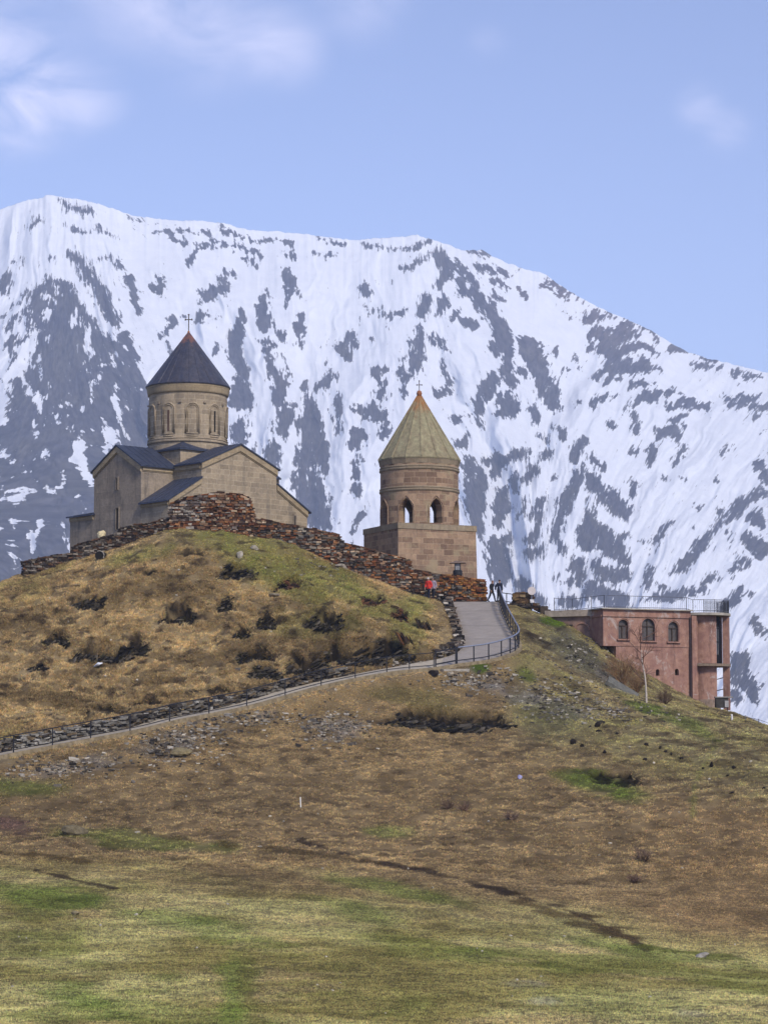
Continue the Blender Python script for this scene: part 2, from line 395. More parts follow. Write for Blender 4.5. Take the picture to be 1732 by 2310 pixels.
# ------------------------------------------------------------------ the ramp and road: outer (kerb) edge and inner (uphill) edge
OUT = [(-60, 1724, 147), (0, 1709, 150), (150, 1680, 153.5), (300, 1652, 157), (400, 1628, 160), (555, 1597, 164.5), (718, 1552, 170), (870, 1521, 174.5),
       (979, 1510, 177), (1027, 1501, 178), (1095, 1492, 179.3), (1140, 1480, 180.8), (1163, 1469, 183), (1169, 1457, 185), (1158, 1435, 188), (1143, 1407, 192), (1130, 1376, 198), (1125, 1358, 201.5), (1123, 1357.5, 203)]
INN7 = [(880, 1506, 177.2), (985, 1487, 180), (1024, 1476, 182), (1036, 1468, 183.3), (1040, 1462, 184.5), (1041, 1456, 185.8), (1041, 1450, 187), (1037, 1436, 189.3), (1028, 1408, 193.2), (1020, 1381, 198.4), (1012, 1360, 201.7), (1010, 1359, 203)]
OUTW = [at(*p) for p in OUT]
INNW = []
for i in range(7):
    d = (OUTW[min(i + 1, 6)] - OUTW[max(i - 1, 0)]); d.z = 0; d.normalize()
    INNW.append(OUTW[i] + Vector((-d.y, d.x, 0)) * 1.7 + Vector((0, 0, 0.03 + .03 * i)))
INNW += [at(*p) for p in INN7]
def catmull(P, m):
    o = []
    for i in range(len(P) - 1):
        a, b, c, d = P[max(i - 1, 0)], P[i], P[i + 1], P[min(i + 2, len(P) - 1)]
        for k in range(m):
            t = k / m
            o.append(0.5 * ((2 * b) + (c - a) * t + (2 * a - 5 * b + 4 * c - d) * t * t + (3 * b - a - 3 * c + d) * t ** 3))
    return o + [P[-1]]
PO, PI_ = catmull(OUTW, 14), catmull(INNW, 14)
pd = np.full(GX.shape, 99.0); pz = np.zeros(GX.shape); pt = np.zeros(GX.shape)
for a, b in zip(PO, PI_):
    x0, x1 = min(a.x, b.x) - 2.6, max(a.x, b.x) + 2.6; y0, y1 = min(a.y, b.y) - 2.6, max(a.y, b.y) + 2.6
    i0, i1 = np.searchsorted(gx, [x0, x1]); j0, j1 = np.searchsorted(gy, [y0, y1])
    X, Y = GX[j0:j1, i0:i1], GY[j0:j1, i0:i1]
    ex, ey = b.x - a.x, b.y - a.y; L2 = ex * ex + ey * ey
    t = np.clip(((X - a.x) * ex + (Y - a.y) * ey) / L2, 0, 1)
    d = np.hypot(X - a.x - t * ex, Y - a.y - t * ey)
    m = d < pd[j0:j1, i0:i1]
    pd[j0:j1, i0:i1][m] = d[m]; pz[j0:j1, i0:i1][m] = (a.z + (b.z - a.z) * t)[m]; pt[j0:j1, i0:i1][m] = t[m]
near = pd < 2.6
H0 = H.copy()
up = pt > 0.5
wgt = np.where(near, np.where(up, sstep(0.25, 1.0, pd), sstep(0.3, 2.2, pd)), 1.0)
H = H * wgt + (pz - 0.14) * (1 - wgt)
cut = np.clip(H0 - H, 0, 3) * (pd > 0.1)          # exposed bank above the ramp
# earth scarps: bites out of the slope that leave a face of dark shale, overhang shade painted into it
SCARPS = [  # px, py(foot), half width px, height px
 (398, 1408, 48, 44), (195, 1367, 45, 24), (118, 1462, 36, 32), (215, 1492, 66, 46), (300, 1470, 40, 30), (505, 1378, 24, 28), (528, 1312, 52, 36), (600, 1412, 26, 30), (545, 1440, 22, 30),
 (725, 1418, 58, 30), (650, 1330, 34, 28), (575, 1498, 50, 34), (1010, 1640, 150, 34), (1060, 1650, 90, 46), (80, 1515, 22, 16), (840, 1365, 34, 18),
 (425, 1250, 40, 12), (345, 1300, 40, 10), (900, 1400, 26, 22), (790, 1500, 74, 62), (870, 1490, 60, 40), (690, 1528, 60, 40), (590, 1535, 45, 26), (470, 1570, 60, 14), (330, 1590, 40, 14), (250, 1612, 60, 12), (1400, 1775, 60, 26)]
dark = np.zeros(GX.shape)
SCW = []
for k, (px, py, hw, hp) in enumerate(SCARPS):
    c = hit(px, py + 2); sc = c.y / F
    a = hw * sc; hz = hp * sc
    i0, i1 = np.searchsorted(gx, [c.x - a * 1.5, c.x + a * 1.5]); j0, j1 = np.searchsorted(gy, [c.y - 1.5, c.y + 5])
    X, Y, h = GX[j0:j1, i0:i1], GY[j0:j1, i0:i1], H[j0:j1, i0:i1]
    wob = fbm(X * 1.3, Y * 1.3 + k * 7, 40 + k, 3)
    q = 1 - np.abs((X - c.x) / a * (1 + 0.25 * wob)) ** 2.5
    floor = c.z + 0.10 * (Y - c.y) + 0.12 * wob
    depthz = hz * np.clip(q, 0, 1) ** 0.7 * (1 + .3 * wob)
    m = (Y > c.y - .3) & (q > 0)
    lower = np.where(m, np.clip(h - floor, 0, None), 0)
    keep = sstep(0.9, 1.25, lower / np.maximum(depthz, 1e-3) + 0.2 * wob)      # beyond the lip the slope is untouched
    newh = np.where(m & (lower > 0), h - lower * (1 - keep), h)
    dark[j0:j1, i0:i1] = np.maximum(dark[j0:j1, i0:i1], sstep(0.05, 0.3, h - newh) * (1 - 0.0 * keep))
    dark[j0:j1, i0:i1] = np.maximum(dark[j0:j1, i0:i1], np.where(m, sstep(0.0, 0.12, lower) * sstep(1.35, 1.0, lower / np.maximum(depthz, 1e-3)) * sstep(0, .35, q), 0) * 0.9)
    H[j0:j1, i0:i1] = newh
    SCW.append((c, a, hz))
QX, QY = proj(GX, np.maximum(GY, 20), H)      # where each vertex lies in the layout plan
inner = sstep(60, 0, dd)
hum = fbm(GX / 0.85, GY / 1.1, 3, 3); big = fbm(GX / 6.0, GY / 9.0, 9, 4); fine = fbm(GX / 0.35, GY / 0.4, 21, 3)
knoll = sstep(1.2, 2.4, pd) * sstep(1720, 1600, QY + (QX - 500) * 0.33) * sstep(1010, 900, QX) * (GY > 150)
knoll = knoll * sstep(1215, 1270, QY + np.abs(QX - 470) * -0.25)
offp = sstep(0.4, 1.6, pd)
billow = np.abs(fbm(GX / 1.15, GY / 1.45, 33, 3)) ** .8; bil2 = np.abs(fbm(GX / .8, GY / 1.6, 35, 3)) ** .8
H += inner * offp * (big * np.where(GY < 112, .1, .24) + hum * (0.05 + 0.06 * knoll) + fine * 0.035 + (billow - .25) * .55 * knoll + (bil2 - .25) * .22 * (1 - knoll) * (GY > 116))
H += dark * fine * 0.4
far_n = 1 - inner
H += far_n * fbm(GX / 300, GY / 300, 5, 5) * 25 * sstep(60, 400, dd)
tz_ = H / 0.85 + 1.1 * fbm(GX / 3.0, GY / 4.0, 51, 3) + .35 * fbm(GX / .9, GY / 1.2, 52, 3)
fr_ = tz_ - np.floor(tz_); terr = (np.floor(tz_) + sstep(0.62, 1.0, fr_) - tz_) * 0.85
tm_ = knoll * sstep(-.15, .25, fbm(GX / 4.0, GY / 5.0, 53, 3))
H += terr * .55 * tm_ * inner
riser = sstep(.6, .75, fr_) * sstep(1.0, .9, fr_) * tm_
RX, RY = proj(GX, np.maximum(GY, 20), H)

def srgb(*c): 
    c = np.array(c) / 255.0
    return np.where(c <= 0.04045, c / 12.92, ((c + 0.055) / 1.055) ** 2.4)
G_TAN, G_STRAW, G_BROWN, G_RED = srgb(140, 122, 90), srgb(152, 136, 103), srgb(108, 92, 66), srgb(130, 112, 83)
G_OLIVE, G_GREEN, G_LUSH, G_PALE = srgb(122, 116, 72), srgb(104, 108, 60), srgb(92, 112, 44), srgb(148, 142, 100)
G_SOIL, G_GRAVEL, G_SHALE = srgb(58, 49, 42), srgb(122, 118, 114), srgb(42, 40, 38)
def ground_colour(x, y, px, py, want_soil=True):
    n1 = fbm(x / 3.2, y / 4.5, 61, 4); n2 = fbm(x / 1.1, y / 1.4, 62, 4); n3 = fbm(x / 9.0, y / 14.0, 63, 4)
    sh = (1,) * x.ndim + (3,)
    c = np.zeros(x.shape + (3,)) + G_TAN
    def mix(m, col): 
        nonlocal c
        m = np.clip(m, 0, 1)[..., None]; c = c * (1 - m) + np.asarray(col) * m
    def ell(cx, cy, rx, ry, rot=0.0, soft=0.55, ns=0.5):
        a = R(rot); dx, dy = px - cx, py - cy
        u = (dx * math.cos(a) + dy * math.sin(a)) / rx; v = (-dx * math.sin(a) + dy * math.cos(a)) / ry
        return sstep(1.0, soft - .2, np.hypot(u, v) + ns * n1 + 0.25 * n2)
    band = py - (px - 866) * 0.10
    # the lower hillside: rusty brown; the meadow: olive green with straw bands
    low = sstep(1560, 1640, py + (px - 800) * 0.15)
    mix(low * 0.75, G_RED); mix(low * sstep(-.1, .5, n2), G_TAN)
    mead = sstep(1930, 2060, py - (px - 500) * 0.13 + 60 * n3)
    mix(mead * 0.85, G_OLIVE)
    mix(mead * sstep(-0.15, 0.35, n3 + 0.35 * n1) * 0.9, G_PALE)
    mix(mead * sstep(0.05, 0.45, fbm(x / 4.0, y / 5.0, 71, 4)) * 0.5, G_STRAW)
    mix(mead * sstep(0.1, 0.4, fbm(x / 4.0, y / 9.0, 73, 3)) * 0.6, G_GREEN)
    # knoll
    kn = sstep(1650, 1560, py + (px - 450) * 0.25)
    mix(kn * sstep(-0.1, 0.4, n2 + .3 * n1) * 0.7, G_STRAW); mix(kn * sstep(0.05, 0.5, -n1) * 0.55, G_BROWN)
    mix(kn * sstep(0.15, 0.5, n3 + .2 * n2) * 0.5, G_OLIVE)
    for e in ((520, 1215, 250, 42, 4), (640, 1290, 190, 60, 22), (800, 1340, 190, 45, 25), (300, 1255, 110, 30, -12), (930, 1390, 60, 90, 10)):
        mix(ell(*e) * 0.85, G_OLIVE * 1.08); mix(ell(*e) * sstep(0, .4, n2) * 0.6, G_GREEN); mix(ell(*e) * sstep(0.05, .4, -n2 + .3 * n1) * 0.5, G_PALE)
    mix(ell(720, 1400, 120, 25, 8) * .6, G_OLIVE); mix(ell(650, 1420, 130, 20, 5) * .5, G_OLIVE)
    # right shoulder: grey green with straw and stones
    rs = sstep(1120, 1200, px) * sstep(1800, 1640, py - (px - 1400) * 0.25)
    mix(rs * 0.8, srgb(132, 122, 90)); mix(rs * sstep(0, .4, n2) * 0.6, G_PALE * 0.9); mix(rs * sstep(.05, .4, n1) * 0.6, G_OLIVE); mix(rs * sstep(0.1, 0.45, -n2) * 0.5, G_SOIL * 1.6)
    mix(ell(1290, 1460, 130, 45, 38) * 0.75, srgb(86, 86, 74)); mix(ell(1330, 1520, 100, 25, 36) * 0.5, srgb(96, 94, 80))
    mix(ell(1350, 1560, 160, 30, 30) * .4, G_STRAW); mix(ell(1240, 1540, 60, 40, 20) * .4, G_STRAW)
    for e in ((1255, 1402, 42, 16, 8, 1.0), (1085, 1508, 26, 13, 0, 1.0), (1185, 1520, 40, 24, 30, .6), (1460, 1600, 60, 14, 18, .7), (1560, 1640, 90, 22, 25, .5), (1350, 1770, 110, 34, 12, .75), (1420, 1790, 70, 26, 10, .5)):
        mix(ell(*e[:5]) * e[5], G_LUSH)
    mix(low * (1 - mead) * sstep(.22, .42, fbm(x / .75, y / .6, 81, 3)) * .55, G_SOIL * 1.1); mix(kn * sstep(.28, .45, fbm(x / .8, y / .7, 82, 3)) * .7, G_SOIL * 1.1)
    # gravel spill under the ramp
    for e in ((1090, 1535, 110, 26, 18, .8), (390, 1680, 90, 40, -15, .7), (760, 1645, 90, 45, -10, .6), (140, 1735, 160, 30, -12, .65), (560, 1625, 140, 20, -16, .5), (1180, 1575, 110, 30, 20, .7), (1270, 1600, 90, 20, 20, .5), (1230, 2260, 60, 14, 0, .5), (1190, 2220, 80, 16, 0, .4), (1560, 2290, 60, 20, 10, .4), (1380, 1540, 60, 16, 40, .8)):
        mix(ell(*e[:5]) * e[5] * sstep(-.5, .2, n2), G_GRAVEL)
    mix(ell(950, 1580, 160, 34, 8) * .5, G_OLIVE * .8); mix(ell(1230, 1620, 160, 60, 14) * 0.55, srgb(88, 90, 66))
    # green runs across the meadow
    for e in ((100, 2020, 190, 40, 5, .65), (360, 2070, 240, 36, 14, .4), (560, 2120, 220, 30, 14, .35), (820, 2060, 150, 26, 14, .4), (60, 1775, 140, 30, 0, .55), (350, 1900, 260, 26, 6, .5), (1000, 2150, 300, 34, 10, .3),
              (530, 2240, 60, 110, 8, .6), (200, 2260, 160, 40, 8, .6), (880, 1880, 90, 20, 0, .5), (1380, 2260, 300, 40, 5, .2), (1480, 2150, 220, 22, 8, .45), (850, 2000, 200, 24, 12, .5)):
        mix(ell(*e[:5]) * e[5], G_LUSH * 0.92 + 0.008)
    for e in ((1000, 1800, 260, 70, 8, .55), (1250, 1900, 260, 60, 8, .6), (620, 1790, 200, 50, 0, .45), (1150, 1850, 120, 40, 0, .6), (500, 1960, 220, 14, 5, .8), (750, 2000, 200, 18, 10, .5)):
        mix(ell(*e[:5]) * e[5] * 0.55, G_RED * 0.8)
    mix(sstep(1350, 1600, px) * sstep(1780, 1860, py) * sstep(2180, 2080, py) * 0.55, srgb(140, 118, 86))
    mix(ell(20, 1862, 80, 24, 10) * 0.8, srgb(92, 72, 70))
    # bare worn lines
    if want_soil:
        def line(pts, wpx, col, s):
            best = np.full(x.shape, 1e9)
            for (ax, ay), (bx, by) in zip(pts, pts[1:]):
                ex, ey = bx - ax, by - ay; t = np.clip(((px - ax) * ex + (py - ay) * ey) / (ex * ex + ey * ey), 0, 1)
                best = np.minimum(best, np.hypot(px - ax - t * ex, (py - ay - t * ey) * 1.6))
            mix(sstep(wpx, wpx * .3, best + n2 * wpx * 1.4) * s, col)
        line([(680, 1900), (866, 1950), (1000, 1975), (1150, 2020), (1280, 2055), (1390, 2105), (1460, 2140)], 13, G_SOIL * 1.15, .95)
        line([(1180, 2035), (1330, 2085), (1420, 2120)], 26, G_BROWN * 0.6, .7)
        line([(1440, 2135), (1580, 2155), (1732, 2175)], 11, G_GREEN * .8, .8)
        line([(0, 1925), (90, 1928), (200, 1945)], 10, G_BROWN * .55, .85); line([(80, 1965), (160, 1985), (260, 2005)], 6, G_SOIL, .9)
        line([(320, 1880), (500, 1905), (700, 1925), (850, 1945)], 9, G_BROWN * .7, .7)
        line([(560, 2160), (550, 2230), (580, 2310)], 22, G_OLIVE * .7, .6)
        line([(1560, 1850), (1570, 1760), (1610, 1690)], 10, G_GREEN, .5); line([(1180, 1430), (1220, 1440), (1280, 1410)], 8, G_SOIL, .7); line([(1160, 1520), (1200, 1490), (1240, 1450)], 8, G_SOIL, .6)
    v = 1 + 0.40 * n2 + 0.22 * n1 + 0.10 * n3
    return np.clip(c * v[..., None], 0.004, 1)
Cc = ground_colour(GX, GY, RX, RY)
def mixg(m, col):
    global Cc
    m = np.clip(m, 0, 1)[..., None]; Cc = Cc * (1 - m) + np.asarray(col) * m
Cc = Cc * .9           # thatch and earth between the tufts
mixg(riser * sstep(-.2, .35, fbm(GX / .7, GY / .9, 55, 3)) * .75, G_SOIL * .9)  # bare soil on ledge risers, darkened too for shade under the turf lip
bank = sstep(0.25, 0.8, cut) * (pd < 1.6)
mixg(bank * .85, G_SHALE * 1.3); mixg(bank * sstep(0, .3, hum) * .5, G_SOIL)
mixg(sstep(1.3, 0.2, pd) * up * (QX < 700) * .8, srgb(112, 110, 104)); mixg(sstep(1.6, 0.3, pd + .5 * hum) * (~up) * (QX < 1000) * .5, G_GRAVEL * .8)
mixg(dark * sstep(-.7, -.1, fbm(GX / .5, GY / .4, 57, 3)) * 0.95, G_SHALE * 0.38)  # black shale face, with the hollow's shade put into its colour
m, ntm, b = newmat('hillside_turf', 1.0, 0.05)
va = N(ntm, 'ShaderNodeVertexColor'); va.layer_name = 'Col'
f1 = noise(ntm, 9.0, 7, 0.7); f2 = noise(ntm, 1.6, 5, 0.6)
o = mixc(ntm, ramp(ntm, f1, .25, .75), mixc(ntm, 1.0, va.outputs[0], (.5, .5, .5), 'MULTIPLY'), mixc(ntm, 1.0, va.outputs[0], (1.25, 1.23, 1.2), 'MULTIPLY'))
o = mixc(ntm, ramp(ntm, f2, .3, .7), mixc(ntm, 1.0, o, (.8, .8, .8), 'MULTIPLY'), o)
ntm.links.new(o, b.inputs['Base Color']); bump(ntm, b, f1, .7, .08); MAT['turf'] = m
ny, nx = GX.shape
idx = np.arange(nx * ny).reshape(ny, nx)
quads = np.stack([idx[:-1, :-1], idx[:-1, 1:], idx[1:, 1:], idx[1:, :-1]], -1).reshape(-1, 4)
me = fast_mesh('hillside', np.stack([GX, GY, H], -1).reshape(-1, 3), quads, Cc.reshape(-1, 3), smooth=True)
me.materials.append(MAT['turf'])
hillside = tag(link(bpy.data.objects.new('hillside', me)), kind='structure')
def ground(x, y): return float(sample(H, x, y))

# ------------------------------------------------------------------ road and ramp surface, kerb
m, ntm, b = newmat('worn_road_concrete', 0.95, 0.1)
va = N(ntm, 'ShaderNodeVertexColor'); va.layer_name = 'Col'; f1 = noise(ntm, 14, 6, .7); f2 = noise(ntm, .8, 5, .6)
o = mixc(ntm, ramp(ntm, f1, .3, .7), mixc(ntm, 1.0, va.outputs[0], (.84, .84, .84), 'MULTIPLY'), mixc(ntm, 1.0, va.outputs[0], (1.12, 1.12, 1.12), 'MULTIPLY'))
o = mixc(ntm, ramp(ntm, f2, .35, .7), mixc(ntm, 1.0, o, (.86, .86, .87), 'MULTIPLY'), o)
ntm.links.new(o, b.inputs['Base Color']); bump(ntm, b, f1, .2, .02); MAT['road'] = m
K = 10; V = []; C = []
for q, (a, bb) in enumerate(zip(PO, PI_)):
    for k in range(K + 1):
        t = k / K; p = a.lerp(bb, t); p.z += 0.0
        V.append(p)
        g = srgb(156, 150, 144); s = q / (len(PO) - 1)
        if s < 0.46: g = srgb(176, 168, 152) if t > .15 else srgb(150, 142, 128)
        if t > .9: g = srgb(150, 144, 134)
        if t < .07 and s > .55: g = srgb(162, 156, 150)
        if s > .58 and q % 16 == 0: g = g * 0.84
        if (t < .14 or t > .84) and random.random() < .55: g = g * .72 + srgb(112, 96, 70) * .28
        g = g * random.uniform(.94, 1.05)
        C.append(g)
V = np.array([tuple(p) for p in V]); V[:, 2] += 0.03 * fbm(V[:, 0], V[:, 1], 8, 3)
ii = np.arange(len(V)).reshape(-1, K + 1)
quads = np.stack([ii[:-1, :-1], ii[1:, :-1], ii[1:, 1:], ii[:-1, 1:]], -1).reshape(-1, 4)[:, ::-1]
me = fast_mesh('road', V, quads, np.array(C), smooth=True); me.materials.append(MAT['road'])
tag(link(bpy.data.objects.new('road', me)), kind='structure')
kb = MB()
for q in range(0, len(PO) - 1):
    a, c = PO[q], PO[q + 1]; d = (c - a)
    if d.length < 1e-4: continue
    dn = Vector((d.x, d.y, 0)).normalized(); s = Vector((dn.y, -dn.x, 0))
    up_ = Vector((0, 0, 1)); hz = 0.10 if q > 118 else 0.14
    P = [a + s * .02, c + s * .02, c + s * .26, a + s * .26]
    kb.hexa([P[0] - up_ * .7, P[3] - up_ * .7, P[2] - up_ * .7, P[1] - up_ * .7, P[0] + up_ * hz, P[3] + up_ * hz, P[2] + up_ * hz, P[1] + up_ * hz])
tag(kb.build('road_kerb', plain('kerb_concrete', tuple(srgb(136, 124, 100)), .95, .45, 3.0), uv=False), kind='structure')

# ------------------------------------------------------------------ the snow mountain
CREST = [(-900, 700), (-500, 560), (-200, 520), (0, 473), (50, 455), (105, 440), (170, 447), (230, 460), (300, 487), (390, 496), (440, 496), (490, 502), (560, 516), (700, 528), (800, 540), (866, 537), (940, 530), (975, 540), (1040, 565), (1090, 565), (1170, 603),
         (1215, 612), (1290, 660), (1380, 707), (1450, 735), (1530, 785), (1600, 808), (1732, 842), (1900, 900), (2200, 990), (2700, 1150)]
cxs = np.array([c[0] for c in CREST], float); cys = np.array([c[1] for c in CREST], float)
mu = np.concatenate([np.linspace(-900, -20, 60, endpoint=False), np.linspace(-20, 1752, 820), np.linspace(1760, 2700, 60)])
NV = 560
sv_ = np.concatenate([np.linspace(0, 1, NV), 1 + np.linspace(0.02, 1.2, 12)])
MU, MV = np.meshgrid(mu, sv_)
crs_ = np.mean([np.interp(MU + o_, cxs, cys) for o_ in np.linspace(-90, 90, 13)], 0); cr = crs_ + (np.interp(MU, cxs, cys) - crs_) * np.clip(MV, 0, 1) ** 5 + np.clip(MV, 0, 1) ** 10 * (4.0 * fbm(MU / 30, MU * 0 + 3.3, 12, 4) + 1.6 * fbm(MU / 6, MU * 0 + 1.3, 14, 3))
BASE_PY = 1790.0
vv = np.clip(MV, 0, 1)
MPY = BASE_PY + (cr - BASE_PY) * vv
STROKES = []
def region(x0, y0, sc, L):
    for st in L: STROKES.append([(x0 + x * sc, y0 + y * sc, ww * sc) for (x, y, ww) in st])
A = 866 / 1659.0
region(0, 400, A, [[(265,90,8),(300,130,12),(380,150,18),(420,150,8)],[(130,210,10),(170,190,8)],[(280,210,6),(340,225,10),(380,240,6)],[(420,220,6),(490,255,8)],[(560,165,4),(640,190,4),(740,205,5)],[(670,230,5),(760,235,8),(860,235,8),(960,235,5),(1100,265,5),(1270,275,6)],[(740,260,8),(800,290,10)],[(815,375,10),(850,310,5),(930,280,5),(1030,295,8),(1130,345,5)],[(1050,355,6),(1110,380,8)],[(1220,325,8),(1270,345,12)],[(1370,265,5),(1480,290,5)],[(1360,340,6),(1460,340,6)],[(1570,295,6),(1659,300,12)],[(940,190,6),(955,215,6)],
 [(100,370,10),(70,360,6)],[(30,430,25),(15,480,25)],[(225,355,8)],[(310,320,15),(350,380,30),(390,430,25),(440,510,30),(490,600,25),(520,650,10)],[(420,350,4),(480,345,5)],[(510,365,14)],[(560,430,14),(575,500,16),(600,580,14)],[(690,430,16),(680,490,20)],
 [(970,420,18),(960,480,28),(880,520,20),(850,500,6)],[(1010,400,10),(1020,430,10)],[(870,600,25)],[(940,600,10)],[(1230,410,18),(1265,450,22),(1250,520,14),(1250,570,10)],[(1285,495,8)],[(1300,590,15),(1295,650,25),(1295,720,10)],
 [(1145,500,10),(1140,560,30),(1150,620,35)],[(1050,580,18),(1020,680,25),(1010,780,25),(1050,850,35),(1040,960,45)],[(1130,700,8),(1190,720,15)],[(1150,740,15),(1170,830,25),(1210,900,28),(1200,960,25)],[(1200,770,8),(1260,850,10)],[(1210,680,12)],
 [(740,620,16),(720,680,14),(730,740,14)],[(790,610,8)],[(940,720,8),(930,760,10)],[(1560,480,15),(1590,510,12)],[(1580,570,10),(1650,560,6)],[(1500,680,16),(1460,740,22),(1520,780,8)],[(1610,700,6)],[(1440,870,18),(1380,910,20)],[(1460,960,24),(1460,1090,14)],[(1620,830,18),(1650,900,15)],[(1310,900,14),(1330,980,20)],[(1540,1010,20),(1600,1010,35)],
 [(1230,1030,35),(1210,1080,30)],[(1330,1010,30),(1360,1080,40),(1380,1140,35)],[(1040,1070,35),(1020,1110,30)]])
B = 433 / 1659.0
region(0, 580, B, [[(230,330,15),(90,430,10),(20,540,10)],[(150,520,25),(60,620,20)],[(120,700,25),(100,800,25),(80,950,20)],[(30,760,15)],[(60,1180,25),(130,1250,25)],[(20,1060,12)],[(210,430,25),(230,600,25)],[(270,620,25),(160,760,25)],[(250,860,40),(330,850,30)],[(150,1080,35)],[(240,1000,25)]])
region(866, 480, A, [[(20,150,5),(130,150,8),(190,120,16)],[(230,180,30),(300,230,35),(240,310,20)],[(80,240,10),(180,200,12)],[(330,240,25),(400,290,20),(390,340,30),(450,420,35),(490,480,35)],[(380,170,12),(430,180,10)],[(400,230,14),(540,265,10)],[(470,290,10),(540,320,8)],[(580,320,8),(610,350,6)],[(580,220,10)],[(470,350,18),(500,385,10)],[(330,300,25),(340,350,20)],[(180,380,30),(160,440,25)],[(260,380,20),(230,430,15)],[(300,450,14),(340,415,8)],[(0,430,10),(80,430,12)],[(30,490,8)],
 [(510,520,35),(540,600,30),(530,690,30),(560,740,15)],[(480,590,25)],[(600,560,30),(650,630,50),(690,720,45),(720,790,45),(740,840,20)],[(590,690,25)],[(640,860,25),(660,900,20)],[(350,470,20),(400,480,15)],[(150,510,15),(150,560,35),(140,650,30),(125,710,10)],[(210,540,12),(270,590,10)],[(80,620,12),(85,720,12)],[(250,650,12),(280,730,16)],[(240,790,25),(270,770,20)],[(90,790,10)],
 [(470,730,30),(430,800,35),(400,860,20),(420,930,6)],[(520,810,45),(560,850,30),(490,880,15)],[(300,900,14),(350,880,12)],[(330,1000,30),(350,980,15)],[(760,940,25),(770,970,15)],[(670,965,10),(710,985,10)],[(710,295,12),(800,340,10),(840,360,6)],[(680,322,5),(790,350,10)],[(930,420,6),(1000,445,5)],
 [(780,430,4),(830,445,8)],[(880,455,25),(950,450,15)],[(1050,480,20),(1090,480,10)],[(920,520,35),(1000,530,45),(1060,520,30)],[(880,510,12),(900,580,20)],[(950,570,40),(1000,620,45),(1090,570,12),(1170,600,12)],[(1000,660,30),(1100,655,35),(1190,670,10)],[(910,710,10),(980,680,18)],[(960,725,12),(1020,715,8)],
 [(1130,500,12),(1170,530,10),(1190,550,8)],[(1250,580,18),(1300,590,15)],[(1330,605,5),(1460,640,4)],[(1340,655,6),(1460,675,8)],[(1370,705,5)],[(1510,695,14),(1630,710,10)],[(1530,735,4)],[(820,630,16)],[(790,682,6),(845,682,6)],[(740,595,8)],
 [(1070,750,14),(1160,735,12)],[(1060,840,14),(1130,800,22),(1200,770,16),(1280,780,8)],[(905,830,10),(940,800,14),(1000,795,10)],[(1230,840,14),(1300,820,18),(1400,850,16)],[(1300,860,12),(1240,900,18),(1290,910,12)],[(1200,950,25),(1250,940,25),(1260,980,12)],[(1090,880,14),(1080,940,20)],[(1470,802,10),(1600,802,8)],[(1480,825,8),(1560,830,14),(1659,840,10)],[(1600,875,5)],[(980,915,12)],[(840,830,6)],
 [(850,990,18),(830,1050,25)],[(900,1060,25),(940,1090,18)],[(600,1040,25),(500,1070,20),(430,1075,16)],[(690,1055,20),(710,1040,12)],[(1160,1020,20),(1140,1080,12)],[(1080,1020,10)],[(1290,1020,14),(1260,1080,10)],[(1460,1040,14),(1490,1015,8)],[(1620,1090,25)],[(1640,940,10)]])
region(866, 900, A, [[(370,290,40),(400,360,45),(390,450,45),(410,550,30),(420,610,12)],[(500,270,35),(480,310,30)],[(560,250,12),(600,240,30)],[(640,310,30),(610,340,15)],[(570,350,30),(570,390,20)],[(515,400,20),(510,470,45),(490,530,25)],[(700,250,20)],[(610,430,12),(590,510,8)],[(690,430,18),(640,510,18)],[(680,500,20),(660,560,15),(640,610,25)],[(670,660,30),(620,680,20)],[(540,600,20),(480,650,18)],[(510,720,28),(500,770,22),(520,790,15)],
 [(850,310,25),(820,370,30),(780,450,30),(750,540,25),(740,620,20),(770,660,15)],[(900,360,35),(950,420,40),(1020,470,35),(1040,500,25)],[(890,450,8),(880,530,30),(870,620,45),(930,600,50),(990,640,50),(1040,700,25)],[(900,560,30)],[(1040,595,14)],[(810,730,25),(850,710,20),(840,780,25),(800,790,20)],[(920,720,30),(960,770,35),(1040,750,30)],[(900,810,25),(880,860,20)],[(930,840,35),(1010,880,45)],[(780,870,30),(830,890,25)],[(600,800,35),(620,850,30),(690,880,20)],[(750,770,8)],
 [(860,180,15),(830,240,20)],[(1070,370,25),(1080,410,15)],[(900,250,15),(950,290,15)],[(740,340,10)],[(1080,220,12)],[(1160,220,15),(1140,280,8)],[(1290,220,12),(1260,270,8)],[(1460,230,14)],[(1210,340,8)],[(1290,350,8)],[(1430,350,8)],[(1350,470,14)],[(1250,520,10),(1200,570,15),(1160,640,20)],[(1160,730,14),(1130,810,10)],[(1110,620,8)],[(1659,350,20),(1620,290,25)],
 [(1640,400,20),(1540,450,25),(1440,540,20),(1380,610,20),(1320,700,25),(1250,760,10)],[(1600,510,35),(1640,550,25)],[(1560,600,25),(1630,650,35)],[(1490,580,12)],[(1470,500,20)],[(1550,700,25),(1500,750,15)],[(1420,770,25),(1380,800,12)],[(1380,830,12),(1230,850,25),(1130,870,15)],[(1300,820,15)],[(1540,830,25),(1500,880,25),(1450,910,15)],[(1590,850,12)],[(1200,810,12)],
 [(1600,970,15),(1640,1010,15)],[(1540,1130,40),(1530,1200,45),(1580,1250,35),(1600,1300,25)],[(1620,1250,15)],[(1510,1290,25)],[(1590,1380,6)],[(1340,550,4)]])
